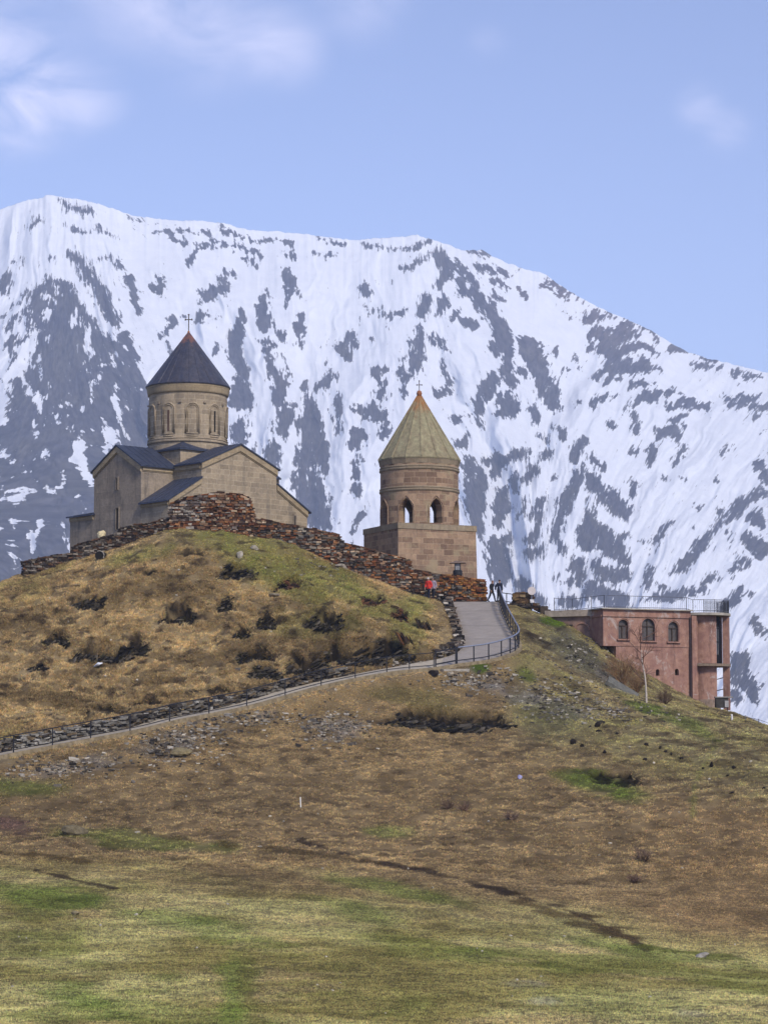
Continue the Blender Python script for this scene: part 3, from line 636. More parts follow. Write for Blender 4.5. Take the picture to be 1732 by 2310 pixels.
region(500, 560, B, [[(690,1200,25),(740,1290,30),(760,1350,50),(770,1450,70)],[(720,1520,80),(780,1620,110),(800,1720,120),(690,1840,60),(870,1820,60),(900,1920,50)],[(470,1280,35),(540,1330,35),(620,1380,25)],[(480,1120,40),(510,1220,45)],[(530,1500,70),(560,1620,25)],[(440,1700,45),(430,1800,90)],[(160,1540,70),(150,1620,80)],[(270,1720,25)],[(860,1180,45),(910,1110,20),(800,1220,15)],[(1010,1310,55),(1000,1440,25),(1000,1560,30)],[(1160,1350,25)],[(1270,1400,60),(1390,1440,45),(1300,1480,30)],[(1430,1540,50),(1400,1620,35)],[(1180,1620,80),(1130,1700,50)],[(1170,1830,30),(1160,1950,40)],[(1050,820,25),(1010,880,40),(1040,940,25)],[(1130,750,25),(1120,960,20)],[(1400,1050,40),(1340,1090,30)],[(1420,1190,20),(1370,1280,40)],[(1560,980,18),(1580,1120,25),(1580,1280,25)],[(1520,1060,15)],[(1450,560,12),(1340,510,14),(1250,550,10)],[(1480,560,25),(1580,530,15)],[(1460,690,10)],[(1250,300,14),(1190,340,8)],[(1230,410,14),(1280,430,12)]])
region(0, 0, 1.0, [[(690,1080,30),(705,1130,38),(725,1180,24)],[(800,1110,12),(815,1090,8)],[(815,1165,10),(795,1195,6)],[(1120,1240,30),(1130,1300,22)],[(640,1130,14)]])
SNOW = []
ROCK_POLY = np.array([(x * B, 580 + y * B) for (x, y) in [(420,160),(560,200),(650,290),(740,470),(860,620),(960,700),(1100,650),(1200,850),(1230,1000),(1310,1110),(1320,1640),(900,2600),(-80,2900),(-80,1480),(30,1440),(130,1130),(230,1000),(330,720),(230,420),(290,270)]])
SN_SAVE = STROKES; STROKES = SNOW
region(0, 580, B, [[(660,480,20),(640,560,40)],[(780,640,30),(740,720,25),(760,800,25),(820,830,25)],[(740,900,15),(740,980,8)],[(480,230,12),(500,320,12)],[(380,340,30),(450,370,25)],[(420,480,35),(380,520,30)],[(300,560,18),(330,650,25),(240,780,35),(150,900,45),(60,1050,45)],[(400,690,15)],[(360,830,15),(310,950,15),(360,1030,12)],
 [(200,1050,20),(260,1150,30),(330,1230,55),(350,1330,15)],[(390,1190,20)],[(560,1260,25),(590,1290,10)],[(790,1090,30),(800,1130,12)],[(850,1010,18)],[(970,830,25),(960,930,22),(900,920,10)],[(1080,790,15)],[(1200,1140,15)],[(1000,1150,22),(990,1230,25),(1020,1320,30),(1040,1410,15)],[(1100,1300,15),(1130,1320,6)],[(900,1400,18),(940,1500,40),(950,1600,45),(930,1680,25)],[(1000,1500,20)],[(1060,1480,8),(1120,1560,8)],[(670,1640,45),(690,1740,50),(750,1850,35),(790,1960,25)],[(770,1640,12)],[(590,1370,8),(600,1520,12)],[(290,1400,10),(310,1500,15),(290,1550,22)],[(400,1680,15),(420,1740,10)],[(30,1720,6),(200,1820,8),(320,1910,8)],[(550,1880,15),(570,1960,15)],[(430,1340,5),(480,1380,5)],[(610,1180,8)],[(700,1300,12)],[(30,1400,50)],[(90,1330,30)]])
region(0, 940, 200 / 1164.0, [[(1050,380,80),(1030,500,90),(1120,750,60)],[(440,220,40),(460,100,25)],[(900,100,25),(920,220,25)],[(620,460,30),(650,540,15),(720,630,12)],[(40,510,8),(280,650,20),(500,815,8)],[(830,720,15),(860,850,25),(800,980,50),(640,950,40),(780,1070,20)],[(0,1090,25),(100,990,30),(220,970,30),(340,920,30),(470,940,8)],[(170,1110,60),(280,1060,40),(380,1160,15)],[(20,900,12),(60,970,15)],[(180,1370,30),(200,1450,8)],[(30,1490,20)],[(60,1290,20)],[(530,1360,40),(530,1470,35),(430,1600,70),(440,1720,45),(430,1810,30)],[(860,1580,40),(890,1700,30)],[(840,1420,12)],[(180,1860,25),(220,1920,20),(310,1930,12)],[(1040,1030,40),(960,1120,25),(1100,1150,30)],[(700,1140,20),(750,1190,12)]])
STROKES = SN_SAVE
# ragged edges: the look-up is shaken by noise at several sizes
wx = 7 * fbm(MU / 26, MPY / 26, 101, 3) + 5.5 * fbm(MU / 7, MPY / 9, 105, 3)
wy = 9 * fbm(MU / 22, MPY / 30, 102, 3) + 6.5 * fbm(MU / 6, MPY / 9, 106, 3)
LX, LY = MU + wx, MPY + wy
# a faint fan of ribs, running down the fall line
def strokes_field(L):
    f = np.full(MU.shape, -60.0)
    for st in L:
        segs = list(zip(st, st[1:])) if len(st) > 1 else [(st[0], (st[0][0] + .5, st[0][1] + .5, st[0][2]))]
        for (ax, ay, aw), (bx, by, bw) in segs:
            mg = max(aw, bw) + 42
            i0, i1 = np.searchsorted(mu, [min(ax, bx) - mg, max(ax, bx) + mg])
            if i1 <= i0: continue
            sub = np.s_[:, i0:i1]
            lx, ly = LX[sub], LY[sub]; ex, ey = bx - ax, by - ay
            t = np.clip(((lx - ax) * ex + (ly - ay) * ey) / (ex * ex + ey * ey + 1e-9), 0, 1)
            v = (aw + (bw - aw) * t) - np.hypot(lx - ax - t * ex, ly - ay - t * ey)
            f[sub] = np.maximum(f[sub], v)
    return f
rock = strokes_field(STROKES)
pin = np.zeros(MU.shape, bool); pdm = np.full(MU.shape, 1e9)
for (ax, ay), (bx, by) in zip(ROCK_POLY, np.roll(ROCK_POLY, -1, 0)):
    cond = ((ay > LY) != (by > LY)) & (LX < (bx - ax) * (LY - ay) / (by - ay + 1e-9) + ax); pin ^= cond
    ex, ey = bx - ax, by - ay; t = np.clip(((LX - ax) * ex + (LY - ay) * ey) / (ex * ex + ey * ey), 0, 1)
    pdm = np.minimum(pdm, np.hypot(LX - ax - t * ex, LY - ay - t * ey))
rock = np.maximum(rock, np.where(pin, pdm, -pdm))
snow = strokes_field(SNOW)
rock = np.minimum(rock, -(snow - 1.0))
det = fbm(MU / 5.0, MPY / 6.0, 111, 4); ribs = fbm((MU + MPY * .25) / 5.0, MPY / 26.0, 112, 4); mid = fbm(MU / 16, MPY / 18, 113, 4)
rock = np.clip(rock, -12, 9.5) + 2.0 * mid + 0.6
kf = np.interp(MU, [-900, 0, 140, 270, 420, 560, 780, 940, 1010, 1150, 1240, 1420, 1700, 2700], [.6, .5, .05, -.5, -.3, -.15, .05, -.1, -.5, -.35, .25, .6, .9, .9])
fa = MU + kf * (MPY - 850); fb = MPY
# outside the photograph: the same kind of ground by noise alone
offn = sstep(0, 60, -MU) + sstep(1732, 1800, MU)
rock = rock * (1 - offn) + offn * (fbm(MU / 60, MPY / 90, 120, 5) * 40 - 6)
rk = sstep(-2, 6, rock)
rid = 1 - np.abs(fbm((MU + (MPY - 900) * 0.1) / 85.0, MPY / 240.0, 131, 4)) * 2
wv_ = 30 * fbm(MU / 70, MPY / 90, 145, 3); r1 = np.abs(fbm((fa + wv_) / 75.0, (fb + wv_) / 190.0, 141, 4)); r2 = np.abs(fbm(fa / 20.0, fb / 80.0, 142, 3)); env = np.sin(np.pi * np.clip(vv, 0, 1)) ** .6
Yd = 2050 + 1500 * vv ** 1.15 + env * (34 * r1 + 5 * r2 + 110 * np.abs(fbm((fa + wv_) / 210.0, fb / 430.0, 147, 3))) - rk * 3.0
back = np.clip(MV - 1, 0, None)
Yd = Yd + back * 900
kz = slope_of(MPY)
a_ = -(MPY - 1155) / F; den = CP - a_ * SP
Xd = (MU - 866) / F * Yd / den
Zd = kz * Yd - back * 700
Zd[0] = -190; Yd[0] -= 60          # the foot goes down into the valley floor
ny, nx = MU.shape; idx = np.arange(nx * ny).reshape(ny, nx)
quads = np.stack([idx[:-1, :-1], idx[:-1, 1:], idx[1:, 1:], idx[1:, :-1]], -1).reshape(-1, 4)
me = fast_mesh('snow_mountain', np.stack([Xd, Yd, Zd], -1).reshape(-1, 3), quads, smooth=True,
               attrs={'rock': rock.ravel(), 'warm': (sstep(900, 600, MPY) * sstep(1000, 1300, MU)).ravel(), 'fa': (fa / 10).ravel(), 'fb': (fb / 10).ravel()})
m, ntm, b = newmat('snow_and_rock', 0.9, 0.1)
ra = N(ntm, 'ShaderNodeAttribute'); ra.attribute_name = 'rock'; wa = N(ntm, 'ShaderNodeAttribute'); wa.attribute_name = 'warm'
nf = noise(ntm, 0.06, 6, .65); ng = noise(ntm, .012, 5, .6); nh = noise(ntm, 1.0, 6, .7, scaled(ntm, (.05, .05, .01)))
rc = mixc(ntm, ramp(ntm, nf, .3, .7), (0.042, 0.043, 0.056), (0.088, 0.086, 0.097))
rc = mixc(ntm, ramp(ntm, ng, .42, .62), rc, (0.08, 0.077, 0.076))
k = N(ntm, 'ShaderNodeMath'); k.operation = 'MULTIPLY'; k.inputs[1].default_value = .75
ntm.links.new(wa.outputs['Fac'], k.inputs[0]); rc = mixc(ntm, k.outputs[0], rc, (0.125, 0.095, 0.088))
sc_ = mixc(ntm, ramp(ntm, nh, .3, .7), (0.70, 0.745, 0.82), (0.80, 0.84, 0.90))
aa = N(ntm, 'ShaderNodeAttribute'); aa.attribute_name = 'fa'; ab = N(ntm, 'ShaderNodeAttribute'); ab.attribute_name = 'fb'
def flow(sa, sb, off, det, rg):
    cx = N(ntm, 'ShaderNodeCombineXYZ')
    for q_, (at_, sc2) in enumerate(((aa, sa), (ab, sb))):
        mm_ = N(ntm, 'ShaderNodeMath'); mm_.operation = 'MULTIPLY'; mm_.inputs[1].default_value = sc2; ntm.links.new(at_.outputs['Fac'], mm_.inputs[0]); ntm.links.new(mm_.outputs[0], cx.inputs[q_])
    cx.inputs[2].default_value = off
    return noise(ntm, 1.0, det, rg, cx.outputs[0], .35)
nA, nB, nC = flow(.75, .24, 0, 4, .6), flow(2.0, .75, 4.7, 3, .6), flow(.32, .15, 9.1, 4, .55)
tot = ra.outputs['Fac']
for nn_, g_ in ((nA, 44), (nB, 34), (nC, 20)):
    k1 = N(ntm, 'ShaderNodeMath'); k1.operation = 'MULTIPLY_ADD'; k1.inputs[1].default_value = g_; k1.inputs[2].default_value = -g_ / 2; ntm.links.new(nn_, k1.inputs[0])
    k2 = N(ntm, 'ShaderNodeMath'); ntm.links.new(k1.outputs[0], k2.inputs[0]); ntm.links.new(tot, k2.inputs[1]); tot = k2.outputs[0]
rc = mixc(ntm, ramp(ntm, nB, .32, .68), mixc(ntm, 1.0, rc, (.4, .4, .43), 'MULTIPLY'), mixc(ntm, 1.0, rc, (1.45, 1.45, 1.45), 'MULTIPLY'))
fac = ramp(ntm, tot, -1.0, 1.2)
ntm.links.new(mixc(ntm, fac, sc_, rc), b.inputs['Base Color']); bump(ntm, b, nf, .3, 4.0)
me.materials.append(m)
tag(link(bpy.data.objects.new('snow_mountain', me)), kind='structure')
# ------------------------------------------------------------------ wall builder with real openings
def wall_open(mb, fn, s0, s1, z0, z1, thick, openings, n=40, closed=False):
    """fn(s, z, d) -> world point, d = depth into the wall.  openings: (sc, half width, sill z, spring z, rise, pointed)"""
    ss = set(np.linspace(s0, s1, n + 1).tolist())
    for (sc, hw, za, zs, rise, ptd) in openings:
        ss |= {s for s in (sc + hw * math.sin(q) for q in np.linspace(-math.pi / 2, math.pi / 2, 13)) if s0 <= s <= s1}
    ss = sorted(ss); ss = [s for i, s in enumerate(ss) if i == 0 or s - ss[i - 1] > 1e-5]
    def top(o, s):
        sc, hw, za, zs, rise, ptd = o; t = min(1, abs(s - sc) / hw)
        return zs + rise * ((1 - t) ** 0.75 * (0.35 + 0.65 * (1 + t) ** 0.5) if ptd else math.sqrt(max(0, 1 - t * t)))
    for a, b in zip(ss, ss[1:]):
        mid = (a + b) / 2; o = next((o for o in openings if abs(mid - o[0]) < o[1]), None)
        def q(zl0, zl1, zh0, zh1):
            for d, flip in ((0, False), (thick, True)):
                P = [fn(a, zl0, d), fn(b, zl1, d), fn(b, zh1, d), fn(a, zh0, d)]
                mb.add(P, [(3, 2, 1, 0) if flip else (0, 1, 2, 3)])
        if o is None: q(z0, z0, z1, z1)
        else:
            ta, tb = top(o, a), top(o, b)
            if o[2] > z0 + 1e-4: q(z0, z0, o[2], o[2]); mb.add([fn(a, o[2], 0), fn(b, o[2], 0), fn(b, o[2], thick), fn(a, o[2], thick)], [(0, 1, 2, 3)])
            q(ta, tb, z1, z1)
            mb.add([fn(a, ta, 0), fn(b, tb, 0), fn(b, tb, thick), fn(a, ta, thick)], [(3, 2, 1, 0)])
            for e, te, sg in ((a, ta, 1), (b, tb, -1)):
                if abs(abs(e - o[0]) - o[1]) < 1e-4:
                    P = [fn(e, o[2], 0), fn(e, te, 0), fn(e, te, thick), fn(e, o[2], thick)]
                    mb.add(P, [(0, 1, 2, 3) if sg > 0 else (3, 2, 1, 0)])
    if not closed:
        for e, fl in ((s0, 1), (s1, 0)):
            P = [fn(e, z0, 0), fn(e, z1, 0), fn(e, z1, thick), fn(e, z0, thick)]
            mb.add(P, [(0, 1, 2, 3) if fl else (3, 2, 1, 0)])
    mb.add([fn(s0, z1, 0), fn(s1, z1, 0), fn(s1, z1, thick), fn(s0, z1, thick)], [(0, 1, 2, 3)]) if not closed else None

# ------------------------------------------------------------------ the church
CA = R(42); cU = Vector((math.cos(CA), math.sin(CA), 0)); cV = Vector((-math.sin(CA), math.cos(CA), 0)); cO = Vector((-17.3, 203.0, 0))
def cw(u, v, z): return cO + cU * u + cV * v + Vector((0, 0, z))
church = thing('church', cw(7.3, 7.0, 18.0), 'pale stone cross shaped church with round drum and dark cone roof on the knoll', 'church')
UC, VC = 7.27, 7.0; HS, HW = 3.95, 3.27; RID, EAV = 26.45, 24.72; ZB = 15.0
def gable_v(mb, uc, hw, v0, v1, zb, ze, zr):
    mb.prism([cw(uc - hw, v0, zb), cw(uc + hw, v0, zb), cw(uc + hw, v0, ze), cw(uc, v0, zr), cw(uc - hw, v0, ze)], cV * (v1 - v0))
def gable_u(mb, vc, hw, u0, u1, zb, ze, zr):
    mb.prism([cw(u0, vc + hw, zb), cw(u0, vc - hw, zb), cw(u0, vc - hw, ze), cw(u0, vc, zr), cw(u0, vc + hw, ze)], cU * (u1 - u0))
# the west face: greyer stone with stronger stains
MAT['church_grey'] = ashlar('church_grey_render', (0.36, 0.305, 0.24), (0.275, 0.235, 0.19), (0.34, 0.29, 0.23), 1.3, 0.6, (0.085, 0.08, 0.078), 0.75)
m_ = MB(); gable_v(m_, UC, HS, 0, 14.0, ZB, EAV, RID); m_.build('nave_wall', MAT['church'], church)
m_ = MB(); gable_u(m_, VC, HW, 0.0, 14.6, ZB, EAV - 0.15, RID - 0.05); m_.build('transept_wall', MAT['church_grey'], church)
LU, RU = UC - HS, UC + HS
AT, AE = 23.45, 21.45
def aisle(uo, ui, v0, v1, mat, ze=AE, zt=AT):
    m = MB(); m.prism([cw(uo, v0, ZB), cw(ui, v0, ZB), cw(ui, v0, zt), cw(uo, v0, ze)], cV * (v1 - v0)); m.build('aisle_wall', mat, church)
aisle(0.015, LU - .004, 0.02, VC - HW - .004, MAT['church'])
aisle(14.6, RU + .004, 0.02, VC - HW - .004, MAT['church'])
aisle(0.01, LU - .004, VC + HW + .004, 13.7, MAT['church_grey'], 20.95, 21.6)
aisle(14.6, RU + .004, VC + HW + .004, 13.7, MAT['church'])
def slab(mb, P, t=0.13):   # a roof sheet: four corners of its top, thickness straight down
    mb.hexa([Vector(p) - Vector((0, 0, t)) for p in P] + [Vector(p) for p in P])
def roof_gable_v(uc, hw, v0, v1, ze, zr, ov=.28):
    k = (zr - ze) / hw
    for s in (-1, 1):
        m = MB(); e = hw + ov
        P = [cw(uc + s * e, v0 - .22, zr + .16 - k * e), cw(uc, v0 - .22, zr + .16), cw(uc, v1, zr + .16), cw(uc + s * e, v1, zr + .16 - k * e)]
        slab(m, P if s < 0 else P[::-1])
        for q in range(1, int((v1 - v0) / .62)):
            vv_ = v0 + q * .62
            m.tube([cw(uc + s * e, vv_, zr + .175 - k * e), cw(uc, vv_, zr + .175)], .022, 4)
        m.build('roof_slope', MAT['slate'], church)
def roof_gable_u(vc, hw, u0, u1, ze, zr, ov=.28):
    k = (zr - ze) / hw
    for s in (-1, 1):
        m = MB(); e = hw + ov
        P = [cw(u0 - .22, vc + s * e, zr + .16 - k * e), cw(u0 - .22, vc, zr + .16), cw(u1, vc, zr + .16), cw(u1, vc + s * e, zr + .16 - k * e)]
        slab(m, P if s > 0 else P[::-1])
        for q in range(1, int((u1 - u0) / .62)):
            uu_ = u0 + q * .62
            m.tube([cw(uu_, vc + s * e, zr + .175 - k * e), cw(uu_, vc, zr + .175)], .022, 4)
        m.build('roof_slope', MAT['slate'], church)
roof_gable_v(UC, HS, 0, 3.4, EAV, RID); roof_gable_v(UC, HS, 10.6, 14.0, EAV, RID)
roof_gable_u(VC, HW, 0, 3.6, EAV - .15, RID - .05); roof_gable_u(VC, HW, 11.0, 14.6, EAV - .15, RID - .05)
def roof_aisle(uo, ui, v0, v1, ze, zt):
    m = MB(); s = -1 if uo < ui else 1; k = (zt - ze) / abs(ui - uo); o = .3
    P = [cw(uo + s * o, v0 - .2, ze + .15 - k * o), cw(ui, v0 - .2, zt + .15), cw(ui, v1, zt + .15), cw(uo + s * o, v1, ze + .15 - k * o)]
    slab(m, P if s < 0 else P[::-1])
    for q in range(1, int((v1 - v0) / .62)):
        vv_ = v0 + q * .62; m.tube([cw(uo + s * o, vv_, ze + .165 - k * o), cw(ui, vv_, zt + .165)], .022, 4)
    m.build('aisle_roof', MAT['slate'], church)
roof_aisle(0, LU - .01, 0, VC - HW - .02, AE, AT); roof_aisle(14.6, RU + .01, 0, VC - HW - .02, AE, AT)
roof_aisle(0, LU - .01, VC + HW + .02, 13.9, 20.95, 21.6); roof_aisle(14.6, RU + .01, VC + HW + .02, 13.9, AE, AT)
# raking cornices on the gables, and string courses under the eaves
def rake(P, n, h, t, name='cornice', mat='church_band'):     # band of height h hanging under a line of points, standing proud along n
    m = MB(); up_ = Vector((0, 0, 1))
    for a, b in zip(P, P[1:]):
        a = Vector(a) - n * .02; b = Vector(b) - n * .02
        m.hexa([a - up_ * h, b - up_ * h, b - up_ * h - n * -(t + .02) * 1, a - up_ * h + n * (t + .02), a, b, b + n * (t + .02), a + n * (t + .02)])
        m.hexa([a - up_ * (h + .09), b - up_ * (h + .09), b - up_ * (h + .09) + n * (t * .45 + .02), a - up_ * (h + .09) + n * (t * .45 + .02), a - up_ * (h - .01), b - up_ * (h - .01), b - up_ * (h - .01) + n * (t * .45 + .02), a - up_ * (h - .01) + n * (t * .45 + .02)])
    m.build(name, MAT[mat], church)
nS, nW = -cV, -cU
rake([cw(LU - .05, 0, EAV + .02), cw(UC, 0, RID + .03), cw(RU + .05, 0, EAV + .02)], nS, .5, .14)
rake([cw(0, VC + HW + .05, EAV - .13), cw(0, VC, RID - .02), cw(0, VC - HW - .05, EAV - .13)], nW, .5, .14)
rake([cw(RU + .02, 0, AT - .0), cw(14.62, 0, AE + .0)], nS, .42, .12)
rake([cw(-.02, 0, AE), cw(LU - .02, 0, AT)], nS, .42, .12)
rake([cw(LU, .1, EAV - .05), cw(LU, 3.6, EAV - .05)], -cU, .38, .12)
rake([cw(RU, .1, EAV - .05), cw(RU, 3.6, EAV - .05)], cU, .38, .16)
rake([cw(.1, VC - HW, EAV - .2), cw(3.25, VC - HW, EAV - .2)], -cV, .34, .12)
rake([cw(0, 3.6, AE - .02), cw(0, .02, AE - .02)], -cU, .34, .12)
rake([cw(0, 13.7, 20.93), cw(0, VC + HW + .05, 20.93)], -cU, .26, .1)
# slit window and tall niche of the west gable, small ones on the south
def slit(P, X, n, w_, h_, name='window'):
    m = MB(); P = Vector(P); t = .05
    m.box(P + n * .01, (w_, .05, h_), X, n, (0, 0, 1)); f = m.build(name, MAT['dark'], church)
    k = MB()
    for s in (-1, 1): k.box(P + X * s * (w_ / 2 + .05) + n * .03, (.1, .09, h_ + .1), X, n, (0, 0, 1))
    k.box(P + n * .035 + Vector((0, 0, h_ / 2 + .08)), (w_ + .22, .1, .1), X, n, (0, 0, 1))
    k.build('window_frame', MAT['church_grey'], f)
slit(cw(0, VC, 23.3), cV, -cU, .16, .9); slit(cw(0, VC - .1, 20.4), cV, -cU, .3, 1.7)
slit(cw(RU + 2.0, -.0, 20.6), cU, -cV, .14, .8)
# square block under the drum with its own skirt roof
DC = cw(UC, VC, 0); DR = 3.30
m_ = MB(); m_.prism([cw(UC - 3.25, VC - 3.25, 23.0), cw(UC + 3.25, VC - 3.25, 23.0), cw(UC + 3.25, VC + 3.25, 23.0), cw(UC - 3.25, VC + 3.25, 23.0)], (0, 0, 3.35)); m_.build('drum_base', MAT['church'], church)
m_ = MB(); B4 = [cw(UC - 3.45, VC - 3.45, 26.36), cw(UC + 3.45, VC - 3.45, 26.36), cw(UC + 3.45, VC + 3.45, 26.36), cw(UC - 3.45, VC + 3.45, 26.36)]
T4 = [cw(UC - 2.3, VC - 2.3, 27.05), cw(UC + 2.3, VC - 2.3, 27.05), cw(UC + 2.3, VC + 2.3, 27.05), cw(UC - 2.3, VC + 2.3, 27.05)]
m_.hexa(B4 + T4); m_.hexa([p - Vector((0, 0, .14)) for p in B4] + [p - Vector((0, 0, .01)) for p in B4]); m_.build('skirt_roof', MAT['slate'], church)
# drum
m_ = MB(); m_.lathe(DC, [(DR, 26.0), (DR, 31.55), (DR, 31.56)], 80)
drum = m_.build('drum', MAT['church'], church, smooth=True, cyl=(DC, DR))
m_ = MB()
m_.lathe(DC, [(DR, 27.02), (DR + .06, 27.04), (DR + .13, 27.1), (DR + .13, 27.2), (DR + .04, 27.24), (DR + .04, 27.30), (DR + .1, 27.33), (DR + .1, 27.42), (DR, 27.46)], 80)
m_.build('ring_moulding', MAT['church'], drum, cyl=(DC, DR))
m_ = MB(); m_.lathe(DC, [(DR, 31.22), (DR + .1, 31.26), (DR + .12, 31.4), (DR + .2, 31.8), (DR + .22, 32.1), (DR - .2, 32.1)], 80)
m_.build('drum_cornice', MAT['church_band'], church, smooth=True, cyl=(DC, DR))
VD = math.atan2(-DC.x, DC.y)        # turn of the drum towards the camera
def drum_pt(th, z, r=DR): return DC + Vector((r * math.sin(th), -r * math.cos(th), z))
for k in range(10):
    th0 = R(11 + 36 * k) 
    hw = .56 / DR; zs, zb_ = 29.75, 27.75
    def arch(o, r, hwid, z0):
        P = [drum_pt(th0 - hwid, z0, DR + o)]
        P += [drum_pt(th0 - hwid * math.cos(q), zs + hwid * DR * math.sin(q), DR + o) for q in np.linspace(0, math.pi, 13)]
        return P + [drum_pt(th0 + hwid, z0, DR + o)]
    m_ = MB(); m_.tube(arch(.02, 0, hw, zb_), .085, 6); m_.tube(arch(.02, 0, hw * .74, zb_ + .12), .05, 6)
    for q in range(2): m_.tube([drum_pt(th0 - hw * (1 - .18 * q), zb_ - .02 - .19 * q, DR + .02), drum_pt(th0, zb_ - .02 - .19 * q, DR + .04), drum_pt(th0 + hw * (1 - .18 * q), zb_ - .02 - .19 * q, DR + .02)], .055, 5)
    m_.build('blind_arch', MAT['church'], drum, smooth=True)
    m_ = MB(); c = drum_pt(th0 + R(18), zs + .62, DR + .03); m_.box(c, (.22, .2, .13), (math.cos(th0 + R(18)), math.sin(th0 + R(18)), 0), (math.sin(th0 + R(18)), -math.cos(th0 + R(18)), 0)); m_.build('corbel', MAT['church_grey'], drum)
    if k % 2 == 1:
        X = Vector((math.cos(th0), math.sin(th0), 0)); nn = Vector((math.sin(th0), -math.cos(th0), 0))
        m_ = MB(); m_.box(drum_pt(th0, 28.85, DR), (.15, .06, 1.75), X, nn)
        m_.build('slit_window', MAT['dark'] if k in (1, 5) else plain('bricked_slit_%d' % k, (.10, .06, .05), .95), drum)
# cone roof with standing seams
m_ = MB(); ZE, ZA, RE = 32.05, 36.75, 3.58
m_.lathe(DC, [(DR, ZE - .12), (RE, ZE - .10), (RE + .02, ZE - .02), (0.12, ZA), (0.0, ZA + .02)], 80)
for k in range(24):
    th = 2 * math.pi * k / 24 + .1
    m_.tube([drum_pt(th, ZE, RE), drum_pt(th, ZA, .1)], [.035, .02], 4)
cone = m_.build('cone_roof', MAT['cone_dark'], church)
cone.data.materials[0] = cone_mat('dark_sheet_cone_church', (0.046, 0.055, 0.092), (0.08, 0.078, 0.10), (0.33, 0.13, 0.07), ZA - 18 - 2.3, ZA - 18 + 1.0, 0.45, 0.2)
def cross(parent, c, h, wid, r, ball):
    m = MB(); c = Vector(c)
    m.lathe(c, [(0, -.05), (ball * .8, 0.0), (ball, ball), (ball * .7, ball * 1.8), (r, ball * 2.1)], 14)
    m.build('finial_ball', MAT['rust'], parent, smooth=True)
    m = MB(); m.tube([c + Vector((0, 0, ball * 1.9)), c + Vector((0, 0, h))], r, 6)
    m.tube([c + Vector((-wid / 2, 0, h * .74)), c + Vector((wid / 2, 0, h * .74))], r * .9, 6)
    for s in (-1, 1): m.box(c + Vector((s * wid / 2, 0, h * .74)), (r * 2.2, r * 2.2, r * 3.2))
    m.box(c + Vector((0, 0, h)), (r * 3.2, r * 2.2, r * 2.2))
    m.build('cross', plain('cross_iron', (.07, .055, .05), .6), parent)
cross(church, DC + Vector((0, 0, ZA - .05)), 1.62, .56, .045, .11)

# ------------------------------------------------------------------ the bell tower
BA = R(25); bU = Vector((math.cos(BA), math.sin(BA), 0)); bV = Vector((-math.sin(BA), math.cos(BA), 0)); bO = Vector((1.156, 207.0, 0))
def bw(u, v, z): return bO + bU * u + bV * v + Vector((0, 0, z))
BL, BM = 7.14, 6.75
bell = thing('bell_tower', bw(BL / 2, BM / 2, 13.0), 'brownish stone bell tower with open arches and a pale faceted cone roof', 'bell tower')
ZT = 19.98; bt = .07
m_ = MB(); q = .28
m_.hexa([bw(0, 0, 9), bw(BL + q, 0, 9), bw(BL + q, BM, 9), bw(0, BM, 9), bw(0, 0, ZT - .45), bw(BL, 0, ZT - .45), bw(BL, BM, ZT - .45), bw(0, BM, ZT - .45)])
m_.build('tower_base', MAT['belfry'], bell)
m_ = MB(); m_.hexa([bw(-.06, -.06, ZT - .47), bw(BL + .06, -.06, ZT - .47), bw(BL + .06, BM + .06, ZT - .47), bw(-.06, BM + .06, ZT - .47), bw(-.06, -.06, ZT), bw(BL + .06, -.06, ZT), bw(BL + .06, BM + .06, ZT), bw(-.06, BM + .06, ZT)])
m_.build('base_coping', MAT['belfry_band'], bell)
BC = bw(BL / 2, BM / 2, 0); BR = 3.27
def bell_fn(s, z, d): th = s; r = BR - d; return BC + Vector((r * math.sin(th), -r * math.cos(th), z))
m_ = MB(); ops = []
for k in range(8): ops.append((R(2 + 22.5 + 45 * k) - (2 * math.pi if 2 + 22.5 + 45 * k > 180 else 0), .56 / BR, ZT + .12, ZT + 1.4, .8, True))
wall_open(m_, bell_fn, -math.pi, math.pi, ZT + .005, 25.2, .85, ops, 72, closed=True)
bdrum = m_.build('belfry_drum', MAT['belfry'], bell, cyl=(BC, BR))
m_ = MB(); m_.lathe(BC, [(BR - .5, 23.6), (0.01, 23.62)], 40); m_.lathe(BC, [(BR - .5, 23.75), (0.01, 23.74)], 40); m_.build('ceiling', MAT['belfry'], bell)
for k, o_ in enumerate(ops):      # stepped frame round each opening
    sc, hw = o_[0], o_[1] * 1.22
    P = [bell_fn(sc - hw, ZT + .05, -.01)] + [bell_fn(sc + hw * math.sin(t), ZT + 1.5 + .88 * (1 - abs(math.sin(t))) ** .7, -.015) for t in np.linspace(-math.pi / 2, math.pi / 2, 13)] + [bell_fn(sc + hw, ZT + .05, -.01)]
    m_ = MB(); m_.tube(P, .06, 5); m_.build('arch_moulding', MAT['belfry'], bdrum)
for (z, pr) in ((22.78, .0), (24.55, .0)):
    m_ = MB(); m_.lathe(BC, [(BR - .02, z), (BR + .05, z + .02), (BR + .1, z + .1), (BR + .1, z + .17), (BR + .035, z + .2), (BR + .035, z + .25), (BR + .08, z + .28), (BR + .08, z + .36), (BR - .02, z + .42)], 72); m_.build('ring_moulding', MAT['belfry_band'], bdrum, cyl=(BC, BR))
m_ = MB(); m_.lathe(BC, [(BR - .1, 25.0), (BR + .06, 25.08), (BR + .12, 25.35), (BR + .2, 25.6), (BR - .3, 25.61)], 16, a0=R(2)); m_.build('belfry_cornice', MAT['belfry_band'], bell, cyl=(BC, BR))
m_ = MB(); ZE, ZA, RE = 25.62, 31.1, 3.42
